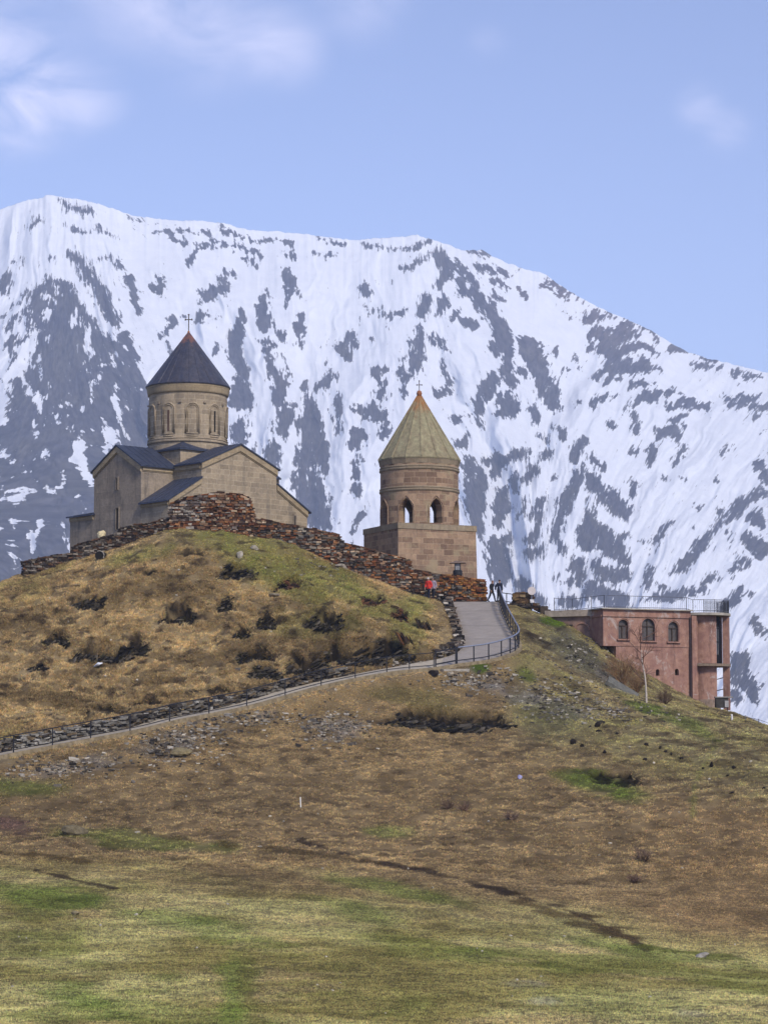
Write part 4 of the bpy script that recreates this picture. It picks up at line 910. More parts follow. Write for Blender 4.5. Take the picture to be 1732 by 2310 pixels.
m_.lathe(BC, [(BR - .2, ZE - .1), (RE + .03, ZE - .12), (RE + .05, ZE - .03), (RE * .5, ZE + .53 * (ZA - ZE)), (.2, ZA), (.15, ZA + .05)], 16, a0=R(2), cap1=True)
for k in range(16):
    th = 2 * math.pi * k / 16 + R(2)
    m_.tube([BC + Vector(((RE + .02) * math.sin(th), -(RE + .02) * math.cos(th), ZE)), BC + Vector((RE * .5 * math.sin(th), -RE * .5 * math.cos(th), ZE + .53 * (ZA - ZE))), BC + Vector((.2 * math.sin(th), -.2 * math.cos(th), ZA))], [.075, .065, .04], 5)
m_.build('cone_roof', cone_mat('weathered_stone_cone', (0.325, 0.31, 0.19), (0.235, 0.195, 0.125), (0.33, 0.15, 0.05), ZA - 13 - 3.0, ZA - 13 + .8, .85), bell)
cross(bell, BC + Vector((0, 0, ZA)), 1.3, .42, .035, .24)

# ------------------------------------------------------------------ dry stone walls
GREYS = [srgb(96, 92, 88), srgb(132, 126, 116), srgb(70, 66, 64), srgb(50, 47, 46), srgb(112, 100, 90), srgb(88, 78, 66)]
RUSTS = [srgb(122, 78, 52), srgb(104, 68, 48), srgb(138, 98, 66), srgb(86, 60, 46), srgb(148, 122, 100), srgb(102, 86, 74), srgb(66, 50, 42), srgb(166, 148, 126), srgb(116, 88, 68), srgb(80, 60, 50)]
DARKS = [srgb(60, 52, 48), srgb(84, 78, 72), srgb(44, 40, 40), srgb(118, 112, 104), srgb(92, 70, 54)]
def dry_wall(name, pts, label, pal, thick=.7, hs=(.07, .19), ls=(.14, .52), pal2=None, zone=None, rough_top=.12, step=None):
    """pts: (px, top py, foot py, Y).  One mesh of laid stones over a dark core."""
    T = [at(p[0], p[1], p[3]) for p in pts]; Bt = [at(p[0], p[2], p[3]) for p in pts]
    L = [0]
    for a, b in zip(Bt, Bt[1:]): L.append(L[-1] + math.hypot(b.x - a.x, b.y - a.y))
    xs = [p.x for p in Bt]; ys = [p.y for p in Bt]
    g = lambda s, arr: float(np.interp(s, L, arr))
    tz = [p.z for p in T]; bz = [p.z - .35 for p in Bt]
    m = MB(); m.col = tuple(srgb(62, 50, 43)); up_ = Vector((0, 0, 1))
    ns = max(2, int(L[-1] / .5))
    for i in range(ns):                      # core
        a, b = L[-1] * i / ns, L[-1] * (i + 1) / ns
        pa, pb = Vector((g(a, xs), g(a, ys), 0)), Vector((g(b, xs), g(b, ys), 0)); d = (pb - pa).normalized(); n = Vector((d.y, -d.x, 0))
        P = [pa, pb, pb - n * (thick - .1), pa - n * (thick - .1)]
        za, zb = g(a, tz) - .12, g(b, tz) - .12; ba, bb = g(a, bz), g(b, bz)
        if za > ba and zb > bb: m.hexa([P[0] + up_ * ba, P[1] + up_ * bb, P[2] + up_ * bb, P[3] + up_ * ba, P[0] + up_ * za, P[1] + up_ * zb, P[2] + up_ * zb, P[3] + up_ * za])
    zmin, zmax = min(bz), max(tz)
    for side in (0, 1):
        z = zmin
        while z < zmax + .05:
            h = random.uniform(*hs); s = random.uniform(-.3, 0)
            while s < L[-1]:
                l = random.uniform(*ls) * (1.25 if h > .18 else .9); c = s + l / 2
                if -.05 < c < L[-1] + .05:
                    zt = g(c, tz) + random.uniform(-rough_top, rough_top) * .8; zb = g(c, bz)
                    if z + h < zt + .02 and z > zb - .25:
                        px, py_ = g(c, xs), g(c, ys); d = Vector((g(c + .1, xs) - g(c - .1, xs), g(c + .1, ys) - g(c - .1, ys), 0)).normalized(); n = Vector((d.y, -d.x, 0))
                        if side: n = -n
                        pal_ = pal
                        if pal2 is not None and zone is not None and random.random() < zone(c / L[-1], (z - zb) / max(.3, g(c, tz) - zb)): pal_ = pal2
                        m.col = tuple(np.clip(random.choice(pal_) * random.uniform(.65, 1.3), 0, 1))
                        dp = random.uniform(.22, .34); off = random.uniform(-.08, .09)
                        base = Vector((px, py_, z + h / 2)) - (n * 0 if not side else -n * (-(thick - .05)) * 1)
                        if side: base = Vector((px, py_, z + h / 2)) + n * (thick - .1)
                        tl = random.uniform(-.1, .1)
                        m.box(base + n * (off - dp / 2 + .08), (l * random.uniform(.86, .99), dp, h * random.uniform(.8, .98)), d + up_ * tl, n, up_ - d * tl, jit=.22)
                s += l + random.uniform(.0, .03)
            z += h
    s = 0                                     # loose coping
    while s < L[-1]:
        l = random.uniform(.25, .8); c = s + l / 2
        if c < L[-1]:
            d = Vector((g(c + .1, xs) - g(c - .1, xs), g(c + .1, ys) - g(c - .1, ys), 0)).normalized(); n = Vector((d.y, -d.x, 0))
            sl = (g(min(c + .3, L[-1]), tz) - g(max(c - .3, 0), tz)) / .6
            if abs(sl) < 1.2:
                m.col = tuple(np.clip(random.choice(pal) * random.uniform(.6, 1.1), 0, 1))
                h = random.uniform(.06, .16)
                m.box(Vector((g(c, xs), g(c, ys), g(c, tz) - .08 + h / 2)) - n * (thick / 2 - .02), (l, thick + random.uniform(-.05, .1), h), (d + up_ * sl).normalized(), n, up_, jit=.15)
        s += l
    o = m.build(name, MAT['stones'], None, uv=False, loc=(Bt[0].x, Bt[0].y, Bt[0].z))
    return tag(o, label, 'stone wall')
dry_wall('stone_wall', [(54, 1266, 1290, 199), (100, 1257, 1281, 199.5), (157, 1247, 1266, 200), (166, 1230, 1262, 200), (216, 1216, 1246, 200.2), (264, 1203, 1230, 200.4), (266, 1193, 1229, 200.4), (300, 1184, 1214, 200.6), (340, 1177, 1200, 200.8), (386, 1166, 1192, 201)],
         'low dark grey dry stone wall rising along the left foot of the church', DARKS, zone=lambda s, t: .5 if s < .55 else .15, pal2=GREYS)
dry_wall('stone_wall', [(382, 1136, 1185, 200.6), (420, 1122, 1186, 200.4), (455, 1115, 1188, 200.2), (490, 1110, 1190, 200.1), (530, 1113, 1192, 200.2), (558, 1117, 1203, 200.5), (570, 1130, 1207, 200.7), (573, 1160, 1208, 200.8)],
         'tall rust red block of dry stone wall at the top of the knoll before the church', RUSTS, hs=(.07, .2), pal2=[srgb(140, 134, 126), srgb(110, 100, 94), srgb(168, 160, 148), srgb(80, 68, 62)], zone=lambda s, t: .75 if s < .38 and t > .25 else .08)
dry_wall('stone_wall', [(574, 1168, 1209, 201), (610, 1175, 1216, 201), (653, 1183, 1228, 201.2), (710, 1193, 1252, 201.4), (765, 1206, 1278, 201.6), (772, 1211, 1282, 201.7), (778, 1226, 1284, 201.7), (823, 1236, 1302, 201.9), (880, 1251, 1320, 202), (930, 1265, 1334, 202.2), (934, 1286, 1336, 202.2), (990, 1295, 1352, 202.5)],
         'long rust brown dry stone wall stepping down from the church to the bell tower', RUSTS, pal2=GREYS, zone=lambda s, t: .55 if t < .4 else .38)
dry_wall('stone_wall', [(991, 1296, 1352, 202.6), (1020, 1297, 1357, 202.7), (1048, 1303, 1359, 202.9), (1070, 1306, 1359, 203), (1096, 1309, 1358, 203.1)],
         'rusty brown dry stone wall at the head of the road under the bell tower', RUSTS[:4] + [srgb(160, 112, 64), srgb(128, 96, 60)], pal2=DARKS, zone=lambda s, t: .75 if t < .6 and s < .72 else .15)
# low stacked edging along the left side of the road
m = MB()
pts = [(998, 1362, 202), (1013, 1368, 200.5), (1018, 1385, 197), (1025, 1412, 193), (1033, 1438, 189.4), (1036, 1452, 187), (1030, 1466, 184.5), (1008, 1476, 182.5), (985, 1484, 181)]
W = catmull([at(*p) for p in pts], 24)
for i, p in enumerate(W):
    d = (W[min(i + 1, len(W) - 1)] - W[max(i - 1, 0)]); d.z = 0; d.normalize(); n = Vector((d.y, -d.x, 0))
    h = 0; tall = .3 + .2 * math.sin(i * .37) + random.uniform(0, .3)
    while h < tall:
        t = random.uniform(.07, .18); m.col = tuple(np.clip(random.choice(GREYS + [srgb(180, 174, 164), srgb(40, 36, 34)]) * random.uniform(.6, 1.2), 0, 1))
        m.box(p + Vector((0, 0, h + t / 2 - .1)) + n * random.uniform(-.15, .45), (random.uniform(.25, .7), random.uniform(.3, .6), t), d + Vector((0, 0, random.uniform(-.15, .15))), n, jit=.2); h += t
tag(m.build('stone_edging', MAT['stones'], None, uv=False, loc=W[0]), 'low edging of stacked grey slabs along the grassy left side of the road', 'stone edging')
# rubble lining of the ramp's uphill side at the left
m = MB()
for i in range(2, 92):
    p = PI_[i]; d = PI_[i + 1] - PI_[i]; d.z = 0; d.normalize(); n = Vector((d.y, -d.x, 0)); sl = (PI_[i + 1].z - PI_[i].z)
    for k in range(16):
        q = p + d * random.uniform(0, .45) - n * random.uniform(-.1, .3)
        hgt = random.uniform(0, .75) * (1 if i < 70 else .75)
        pal = [srgb(88, 85, 80), srgb(62, 58, 56), srgb(48, 45, 43), srgb(112, 108, 100), srgb(100, 88, 70)]
        if (20 < i < 45 and random.random() < .5) or random.random() < .1: pal = [srgb(150, 148, 142), srgb(128, 126, 120)]
        m.col = tuple(np.clip(random.choice(pal) * random.uniform(.6, 1.2), 0, 1))
        m.box(q + Vector((0, 0, hgt)), (random.uniform(.2, .7), random.uniform(.2, .4), random.uniform(.06, .16)), d + Vector((0, 0, random.uniform(-.1, .3))), -n, jit=.22)
tag(m.build('rubble_wall', MAT['stones'], None, uv=False, loc=PI_[2]), 'low rubble of grey and black slabs lining the upper side of the ramp', 'rubble wall')

# ------------------------------------------------------------------ railings
def edge_at(px):           # point on the kerb line at a picture column, first pass (left to right)
    best = None
    for a, b in zip(PO[:len(PO) - 70], PO[1:]):
        pa, pb = proj(a.x, a.y, a.z)[0], proj(b.x, b.y, b.z)[0]
        if pa <= px < pb: return a.lerp(b, (px - pa) / (pb - pa)), (b - a).normalized()
    return None
up_ = Vector((0, 0, 1)); KB = .16
ramp_rail = thing('railing', edge_at(115)[0], 'long thin black railing running up the kerb of the ramp on the left', 'railing')
post_me = None
def posts(root, plist, h, r, mat, thick=None):
    me0 = None
    for p in plist:
        if me0 is None:
            m = MB(); m.box(p + up_ * (h / 2 - .1), (r * 2, r * 2, h + .2)); o = m.build('post', mat, root, uv=False); me0 = (o, p)
        else:
            o = me0[0].copy(); COL.objects.link(o); o.parent = root; o.location = me0[0].location + (p - me0[1])
LP = [-56, 27, 115, 201, 290, 379, 468, 553, 640, 721, 798, 869, 920, 975]
E = [edge_at(x)[0] + Vector((.1, -.08, KB)) for x in LP]
posts(ramp_rail, E, 1.0, .035, MAT['black_metal'])
allp = [edge_at(x)[0] + Vector((.1, -.08, KB)) for x in np.linspace(-57, 975, 70)]
for hh, nme, r in ((1.0, 'top_rail', .034), (.14, 'bottom_rail', .028)):
    m = MB(); m.tube([p + up_ * hh for p in allp], r, 6); m.build(nme, MAT['black_metal'], ramp_rail, uv=False)
# gate-like heavier bay where the ramp meets the road
g0, g1 = edge_at(979)[0] + Vector((.1, -.1, KB)), edge_at(1026)[0] + Vector((.1, -.1, KB))
bay = thing('railing_bay', g0, 'heavier black railing bay with thick posts where ramp meets road', 'railing')
for p, r, drop in ((g0, .05, .35), (g1, .09, .45)):
    m = MB(); m.box(p + up_ * (.55 - drop / 2), (r * 2, r * 2, 1.15 + drop)); m.build('post', MAT['black_metal'], bay, uv=False)
for hh in (1.05, .18):
    m = MB(); m.box((g0 + g1) / 2 + up_ * hh, ((g1 - g0).length - .12, .08, .09), (g1 - g0).normalized(), (g1 - g0).cross(up_).normalized(), up_); m.build('top_rail' if hh > .5 else 'bottom_rail', MAT['black_metal'], bay, uv=False)
# curved railing up the right side of the road
i0 = next(i for i, p in enumerate(PO) if proj(p.x, p.y, p.z)[0] > 1030 and i > 100)
CURV = [p + Vector((.05, -.05, KB)) for p in PO[i0:-14]]
curve_rail = thing('railing', CURV[0], 'black railing with pale grey handrail curving up the right of the road', 'railing')
S_ = [0]
for a, b in zip(CURV, CURV[1:]): S_.append(S_[-1] + (b - a).length)
def along(s): return Vector([float(np.interp(s, S_, [p[k] for p in CURV])) for k in range(3)])
np_ = int(S_[-1] / 1.28)
posts(curve_rail, [along(S_[-1] * k / np_) for k in range(1, np_ + 1)], 1.05, .045, MAT['black_metal'])
m = MB(); m.tube([p + up_ * 1.06 for p in CURV], .055, 8); m.build('handrail', MAT['grey_metal'], curve_rail, smooth=True, uv=False)
m = MB(); m.tube([p + up_ * .16 for p in CURV], .035, 6); m.build('bottom_rail', MAT['black_metal'], curve_rail, uv=False)
m = MB(); m.box((edge_at(985)[0] + edge_at(1030)[0]) / 2 + Vector((.5, -.5, -.42)), (1.9, .8, .5), Vector((1, .3, 0)).normalized(), Vector((-.3, 1, 0)).normalized(), jit=.08)
tag(m.build('concrete_footing', MAT['concrete'], None, uv=False, loc=edge_at(1000)[0]), 'pale concrete footing block under the heavy railing bay', 'footing')
# ------------------------------------------------------------------ the red building on the right shoulder
RA = R(22); rU = Vector((math.cos(RA), math.sin(RA), 0)); rV = Vector((-math.sin(RA), math.cos(RA), 0)); rO = Vector((17.0, 197.0, 0))
def rw(u, v, z): return rO + rU * u + rV * v + Vector((0, 0, z))
red = thing('red_building', rw(4, 2, 6), 'weathered red plastered building with arched windows and a round bay, roof terrace railed', 'building')
m, ntm, b = newmat('red_plaster', .95, .1)
f1 = noise(ntm, 2.2, 7, .7); f2 = noise(ntm, .7, 5, .65); f3 = noise(ntm, 1.0, 5, .7, scaled(ntm, (1.2, 1.2, .2))); f4 = noise(ntm, .55, 6, .75, None, 1.2)
o = mixc(ntm, ramp(ntm, f1, .3, .7), (.235, .13, .10), (.45, .28, .22))
o = mixc(ntm, ramp(ntm, f2, .45, .7), o, (.25, .14, .125)); k = N(ntm, 'ShaderNodeMath'); k.operation = 'MULTIPLY'; k.inputs[1].default_value = .85
ntm.links.new(ramp(ntm, f3, .50, .70), k.inputs[0]); o = mixc(ntm, k.outputs[0], o, (.13, .075, .065))
k = N(ntm, 'ShaderNodeMath'); k.operation = 'MULTIPLY'; k.inputs[1].default_value = .8
ntm.links.new(ramp(ntm, f4, .565, .62), k.inputs[0]); o = mixc(ntm, k.outputs[0], o, (.42, .36, .34))
ntm.links.new(o, b.inputs['Base Color']); bump(ntm, b, f1, .3, .03); MAT['red'] = m
MAT['glass'] = plain('dim_window_glass', (.085, .075, .07), .25, .3, 2.0, spec=.5)
MAT['frame_wood'] = plain('dark_wood_frame', (.055, .04, .032), .7, .3)
MAT['mesh_dark'] = plain('dark_netting', (.03, .034, .045), .8, .3, 8)
RL = 7.72; ZR, ZC, ZO, ZG = 12.36, 11.78, 9.4, 3.0
f_up = lambda s, z, d: rw(s, d, z)
m_ = MB()
WIN = [(1.75, .44, 9.95, 11.05, .42), (3.95, .58, 9.85, 11.05, .55), (6.15, .46, 9.83, 10.95, .44)]
wall_open(m_, f_up, 0, RL, ZO, ZR - .02, .42, [(c, h, a, s, r, False) for (c, h, a, s, r) in WIN], 16)
m_.box(rw(.2, 2.4, (ZO + ZR) / 2 - .01), (.4, 3.9, ZR - ZO - .02), rU, rV)         # left return
m_.box(rw(RL / 2, 2.5, ZR - .3), (RL - .82, 3.9, .3), rU, rV)                       # terrace slab
m_.box(rw(RL / 2, 4.2, (ZO + ZR) / 2 - .3), (RL - .9, .3, ZR - ZO - .62), rU, rV)
m_.box(rw(RL / 2, 2.4, ZO + .12), (RL - .82, 3.3, .2), rU, rV)
m_.build('upper_wall', MAT['red'], red)
m_ = MB(); NI = [(4.75, .16, 7.15, 7.5, .16), (6.45, .17, 7.2, 7.55, .17)]
wall_open(m_, lambda s, z, d: rw(s, d + .05, z), 1.12, RL, ZG, ZO - .006, .4, [(c, h, a, s, r, False) for (c, h, a, s, r) in NI], 16)
m_.box(rw(1.3, 2.4, (ZG + ZO) / 2 - .01), (.36, 3.8, ZO - ZG - .05), rU, rV)
m_.build('lower_wall', MAT['red'], red)
for (c, h, a, s, r) in NI:
    k = MB(); k.box(rw(c, .42, a + .3), (.6, .04, 1.0), rU, rV); k.build('niche', MAT['dark'], red)
m_ = MB(); m_.box(rw(RL / 2 - .05, -.06, ZR - .05), (RL + .3, .34, .1), rU, rV); m_.box(rw(-.06, 2.2, ZR - .052), (.3, 4.2, .1), rU, rV)
m_.build('parapet_coping', MAT['concrete'], red)
m_ = MB(); m_.box(rw(RL / 2 - .02, -.03, ZC - .02), (RL + .06, .12, .14), rU, rV); m_.box(rw(-.03, 2.2, ZC - .022), (.12, 4.0, .14), rU, rV); m_.build('cornice', MAT['red'], red)
for (c, h, a, s, r) in WIN:
    k = MB()
    P = [rw(c - h, .22, a)] + [rw(c - h * math.cos(q), .22, s + r * math.sin(q)) for q in np.linspace(0, math.pi, 15)] + [rw(c + h, .22, a)]
    k.tube(P, .05, 4); k.box(rw(c, .22, s - .05), (2 * h, .07, .07), rU, rV); k.box(rw(c, .22, (a + s) / 2), (.07, .07, s - a), rU, rV); k.box(rw(c, .22, a + .04), (2 * h, .08, .08), rU, rV)
    if h > .5: k.box(rw(c, .22, s + r / 2), (.05, .05, r), rU, rV)
    fr = k.build('window', MAT['frame_wood'], red)
    k = MB(); Q = [rw(c - h + .02, .27, a + .02)] + [rw(c - (h - .02) * math.cos(q), .27, s + (r - .02) * math.sin(q)) for q in np.linspace(0, math.pi, 15)] + [rw(c + h - .02, .27, a + .02)]
    k.prism(Q, rV * .015); k.build('pane', MAT['glass'], fr)
    k = MB(); 
    for (lo, wd) in ((-.55, .5), (.2, .62)): k.box(rw(c + lo * h, .33, (a + s) / 2), (h * wd, .02, s - a - .1), rU, rV)
    k.build('curtain', plain('drab_curtain', (.22, .17, .13), .95), fr)
    k = MB(); k.box(rw(c, -.06, a - .05), (2 * h + .3, .2, .1), rU, rV); k.build('window_sill', MAT['red'], fr)
    k = MB(); P = [rw(c - h * 1.2, -.005, a)] + [rw(c - h * 1.2 * math.cos(q), -.005, s + r * 1.25 * math.sin(q)) for q in np.linspace(0, math.pi, 15)] + [rw(c + h * 1.2, -.005, a)]
    k.tube(P, .05, 5); k.build('window_surround', MAT['red'], fr)
m_ = MB(); m_.tube([rw(RL - .12, -.1, ZC), rw(RL - .12, -.1, 5.2)], .07, 6); m_.build('downpipe', plain('dark_downpipe', (.05, .035, .04), .7), red, uv=False)
# the round bay: a set-back curved wall, balcony slabs and one outer pier
BCn = rw(RL + 2.0, 1.6, 0); BRd = 1.55
def bay_fn(s, z, d): r = BRd - d; return BCn + Vector((r * math.sin(s), -r * math.cos(s), z))
for (za, zb) in ((8.2, 12.0), (3.0, 7.96)):
    m_ = MB(); wall_open(m_, bay_fn, R(-75), R(34), za, zb, .3, [], 30)
    if za > 5: wall_open(m_, bay_fn, R(100), R(178), za, zb, .3, [], 24)
    m_.build('bay_wall', MAT['red'], red)
m_ = MB(); th = R(74); c_ = BCn + Vector((1.8 * math.sin(th), -1.8 * math.cos(th), 8.25)); m_.box(c_, (.5, .5, 7.5), Vector((math.cos(th), math.sin(th), 0)), Vector((-math.sin(th), math.cos(th), 0))); m_.build('bay_pier', MAT['red'], red)
m_ = MB(); m_.prism([BCn + Vector((.95, -.6, 8.2)), BCn + Vector((1.35, .2, 8.2)), BCn + Vector((1.3, .26, 8.2)), BCn + Vector((.9, -.54, 8.2))], (0, 0, 3.8)); m_.build('bay_backdrop', MAT['dark'], red)  # dark panel added to stand for the unlit interior behind the gap
for q in (.2, .55, .85):
    m_ = MB(); p = bay_fn(R(38 + 28 * q), 8.2, .12); m_.tube([p, p + up_ * 3.4], .035, 4); m_.build('window_mullion', MAT['black_metal'], red, uv=False)
m_ = MB(); m_.prism([bay_fn(R(40), 8.9, .2), bay_fn(R(52), 8.9, .2), bay_fn(R(52), 8.9, .22), bay_fn(R(40), 8.9, .22)], (0, 0, 2.2)); m_.build('bay_pane', plain('pale_pane', (.45, .47, .52), .3, .1), red, uv=False)
for z in (9.9, 11.0):
    m_ = MB(); m_.tube([bay_fn(R(34), z, .1), bay_fn(R(68), z, .1)], .035, 4); m_.build('window_bar', MAT['black_metal'], red, uv=False)
for z in (6.0, 6.9):
    m_ = MB(); m_.tube([bay_fn(R(30), z, .1), bay_fn(R(72), z + .22, -.1)], .035, 4); m_.build('window_bar', MAT['black_metal'], red, uv=False)
for z, t, rr in ((11.98, .2, .62), (7.96, .2, .58)):
    m_ = MB(); P = [BCn + Vector(((BRd + rr) * math.sin(q), -(BRd + rr) * math.cos(q), z)) for q in np.linspace(R(-95), R(175), 40)]
    m_.prism([p for p in P][::-1], (0, 0, t)); m_.build('balcony_slab', MAT['concrete'] if z > 9 else plain('stained_slab', (.22, .17, .13), .95), red)
m_ = MB(); m_.box(rw(RL + .18, -.06, 8.2), (.42, .3, 7.4), rU, rV); m_.build('pilaster', MAT['red'], red)
m_ = MB(); m_.box(rw(RL + .55, .55, 7.6), (.5, .4, 8.6), rU, rV); m_.build('bay_return', MAT['red'], red)
# annex to the left
m_ = MB(); a0, a1 = Vector((rw(0, 1.9, 0).x + .3, 198.9, 0)), Vector((at(1232, 1380, 200.6).x, 200.6, 0)); d_ = (a0 - a1).normalized(); n_ = Vector((d_.y, -d_.x, 0))
m_.box((a0 + a1) / 2 - n_ * .4 + up_ * 9.5, ((a0 - a1).length, .8, 4.7), d_, -n_); m_.build('annex_wall', plain('annex_plaster', (.24, .16, .13), .95, .4, 2.0), red)
m_ = MB(); m_.box((a0 + a1) / 2 - n_ * .3 + up_ * 12.08, ((a0 - a1).length + .1, 1.1, .5), d_, -n_); m_.build('annex_parapet', plain('parapet_render', (.34, .29, .24), .95, .3, 3.0), red)
c_ = a0 - d_ * 1.15; m_ = MB(); m_.tube([c_ + n_ * .02 + d_ * (.62 * math.cos(q)) + up_ * (10.75 + .55 * math.sin(q)) for q in np.linspace(0, math.pi, 12)], .07, 5); m_.build('blind_arch', MAT['red'], red)
# terrace railing
m_ = MB(); RP = [Vector((at(1250, 1377, 200.4).x, 200.4, 12.33)), Vector((at(1290, 1376, 201.5).x, 201.5, 12.33)), rw(.1, 2.2, ZR), rw(.3, .4, ZR), rw(RL - .2, .35, ZR), *[BCn + Vector(((BRd + .5) * math.sin(q), -(BRd + .5) * math.cos(q), 12.2)) for q in np.linspace(R(-30), R(140), 8)]]
for hh in (1.0, .12): m_.tube([p + up_ * hh for p in RP], .022, 5)
for a, b in zip(RP, RP[1:]):
    n = max(2, int((b - a).length / .17))
    for k in range(n): m_.tube([a.lerp(b, k / n), a.lerp(b, k / n) + up_ * 1.0], .006, 3, False)
m_.build('terrace_railing', plain('thin_grey_railing', (.12, .13, .16), .6), red, uv=False)
for p in RP:
    m_ = MB(); m_.box(p + up_ * .5, (.045, .045, 1.05)); m_.build('railing_post', MAT['black_metal'], red, uv=False)
m_ = MB()
for a, b in zip(RP[6:], RP[7:]):
    for k in range(9): m_.tube([a + up_ * (.08 + k * .1), b + up_ * (.08 + k * .1)], .014, 3, False)
    for k in range(8): m_.tube([a.lerp(b, k / 8), a.lerp(b, k / 8) + up_ * .95], .014, 3, False)
m_.build('railing_netting', MAT['mesh_dark'], red, uv=False)
m_ = MB(); P = [BCn + Vector(((BRd + .2) * math.sin(q), -(BRd + .2) * math.cos(q), 2.6)) for q in np.linspace(R(-90), R(40), 20)]
m_.prism(P[::-1], (0, 0, 2.75)); m_.build('bay_plinth', plain('plinth_stone', (.26, .20, .16), .95, .4, 2.0), red)

# ------------------------------------------------------------------ things by the road head
c = at(1178, 1365, 203.2)
m_ = MB()
for k in range(150):
    m_.col = tuple(np.clip(random.choice([srgb(112, 92, 66), srgb(92, 74, 56), srgb(76, 62, 50), srgb(128, 112, 84)]) * random.uniform(.7, 1.2), 0, 1))
    m_.box(c + Vector((random.uniform(-.78, .78), random.uniform(-.5, .5), random.uniform(-1.0, .95))), (random.uniform(.2, .5), random.uniform(.2, .45), random.uniform(.12, .24)), jit=.2)
m_.box(c + Vector((0, 0, -.05)), (1.5, .95, 1.95))
tag(m_.build('stone_pier', MAT['stones'], None, uv=False, loc=c), 'square brown rubble stone pier behind the road railing', 'stone pier')
c = at(1199, 1333, 202.4)
dish = thing('round_sign', c - up_ * 1.2, 'round white disc sign on a short post beside the brown stone pier', 'sign')
m_ = MB(); m_.tube([c + Vector((0, -.03, 0)), c + Vector((0, .03, 0))], .33, 28); m_.build('disc', plain('off_white_disc', (.62, .58, .58), .8, .08, 4), dish, uv=False)
m_ = MB(); m_.tube([c + Vector((0, .05, 0)), c + Vector((0, .05, -1.5))], .035, 6); m_.build('post', MAT['grey_metal'], dish, uv=False)
m_ = MB(); m_.box(c + Vector((.02, -.02, -.83)), (.3, .2, .26), jit=.2); m_.build('base_block', plain('white_block', (.7, .7, .72), .9), dish, uv=False)
a, b = at(1128, 1358, 203.5), at(1157, 1362, 203.0)
fr = thing('side_railing', a, 'short dark railing between the walkers and the stone pier', 'railing')
posts(fr, [a, a.lerp(b, .5), b], .75, .04, MAT['black_metal'])
for hh in (.75, .1):
    m_ = MB(); m_.box((a + b) / 2 + up_ * hh, ((b - a).length, .06, .07), (b - a).normalized(), (b - a).cross(up_).normalized(), up_); m_.build('top_rail' if hh > .5 else 'bottom_rail', MAT['black_metal'], fr, uv=False)
m_ = MB()
Pq = [(1145, 1372), (1160, 1370), (1180, 1372), (1200, 1371), (1220, 1375), (1236, 1384)]
for (px, py) in Pq:
    for k in range(16):
        m_.col = tuple(np.clip(random.choice(DARKS) * random.uniform(.5, 1.1), 0, 1)); q = at(px + random.uniform(-12, 12), py + random.uniform(-7, 7), 201.6 + random.uniform(-.3, .3))
        m_.box(q, (random.uniform(.25, .6), random.uniform(.3, .5), random.uniform(.1, .22)), jit=.25)
tag(m_.build('stone_wall', MAT['stones'], None, uv=False, loc=at(1145, 1380, 201.6)), 'low dark mossy stone wall between the stone pier and the red building', 'stone wall')
m_ = MB(); m_.box(at(1227, 1383, 200.9), (.62, .6, 1.0)); m_.col = (.5, .5, .5)
tag(m_.build('stone_block', plain('dark_block', (.07, .055, .045), .95, .4), None, uv=False, loc=at(1227, 1396, 200.9)), 'dark square stone block at the end of the red building parapet', 'stone block')
# little lantern-like shrine box on the wall before the tower
c = at(1032, 1300, 203.9)
sh = thing('shrine_box', c, 'dark lantern shaped shrine box with flat canopy before the bell tower', 'shrine')
m_ = MB(); m_.lathe(c, [(.0, .0), (.3, .0), (.38, .1), (.38, .42), (.3, .5), (.0, .5)], 16); m_.build('dark_bowl', plain('dark_iron', (.02, .022, .028), .6), sh, smooth=False)
m_ = MB(); m_.box(c + up_ * .75, (.4, .36, .52)); m_.build('lantern_body', plain('pale_glass_box', (.24, .25, .27), .4, .3, 6), sh)
for x in (-.22, .22):
    for y in (-.2, .2): m_ = MB(); m_.box(c + Vector((x, y, .76)), (.05, .05, .55)); m_.build('corner_post', MAT['black_metal'], sh)
m_ = MB(); B4 = [c + Vector((x * .66, y * .4, 1.03)) for x, y in ((-1, -1), (1, -1), (1, 1), (-1, 1))]; T4 = [c + Vector((x * .2, y * .12, 1.24)) for x, y in ((-1, -1), (1, -1), (1, 1), (-1, 1))]; m_.hexa(B4 + T4)
m_.build('canopy', plain('weathered_canopy', (.16, .12, .10), .8), sh)
# bent white pipe, box under the bay, cable fence
p = [at(1650, 1612, 178.6), at(1651, 1625, 178.5), at(1650, 1640, 178.3), at(1646, 1648, 178), at(1640, 1651, 177.8)]
m_ = MB(); m_.tube(catmull(p, 5), .075, 8); tag(m_.build('drain_pipe', plain('white_plastic_pipe', (.6, .6, .6), .6, .1), None, smooth=True, uv=False, loc=p[-1]), 'bent white drain pipe sticking out of the slope below the round bay', 'pipe')
c = at(1627, 1596, 197.5)
ub = thing('utility_box', c, 'dark utility box on legs under the round bay of the red building', 'utility box')
m_ = MB(); m_.box(c + up_ * .35, (.95, .8, .75), jit=.05); m_.build('cabinet', plain('grimy_box', (.05, .048, .045), .8, .4), ub)
m_ = MB(); m_.box(c + up_ * .78 + Vector((.15, -.05, 0)), (1.35, .9, .08)); m_.build('lid', plain('pale_lid', (.3, .29, .27), .9), ub)
m_ = MB(); m_.box(c + Vector((.35, -.46, .25)), (.3, .1, .5)); m_.build('panel', plain('pale_panel', (.36, .36, .37), .8), ub)
for dx in (-.42, .42): 
    m_ = MB(); m_.box(c + Vector((dx, -.3, -.7)), (.07, .07, 1.5)); m_.build('leg', MAT['black_metal'], ub, uv=False)
FP = [(1655, 1604, 1630, 186), (1682, 1614, 1642, 183), (1712, 1622, 1657, 180), (1745, 1632, 1668, 177)]
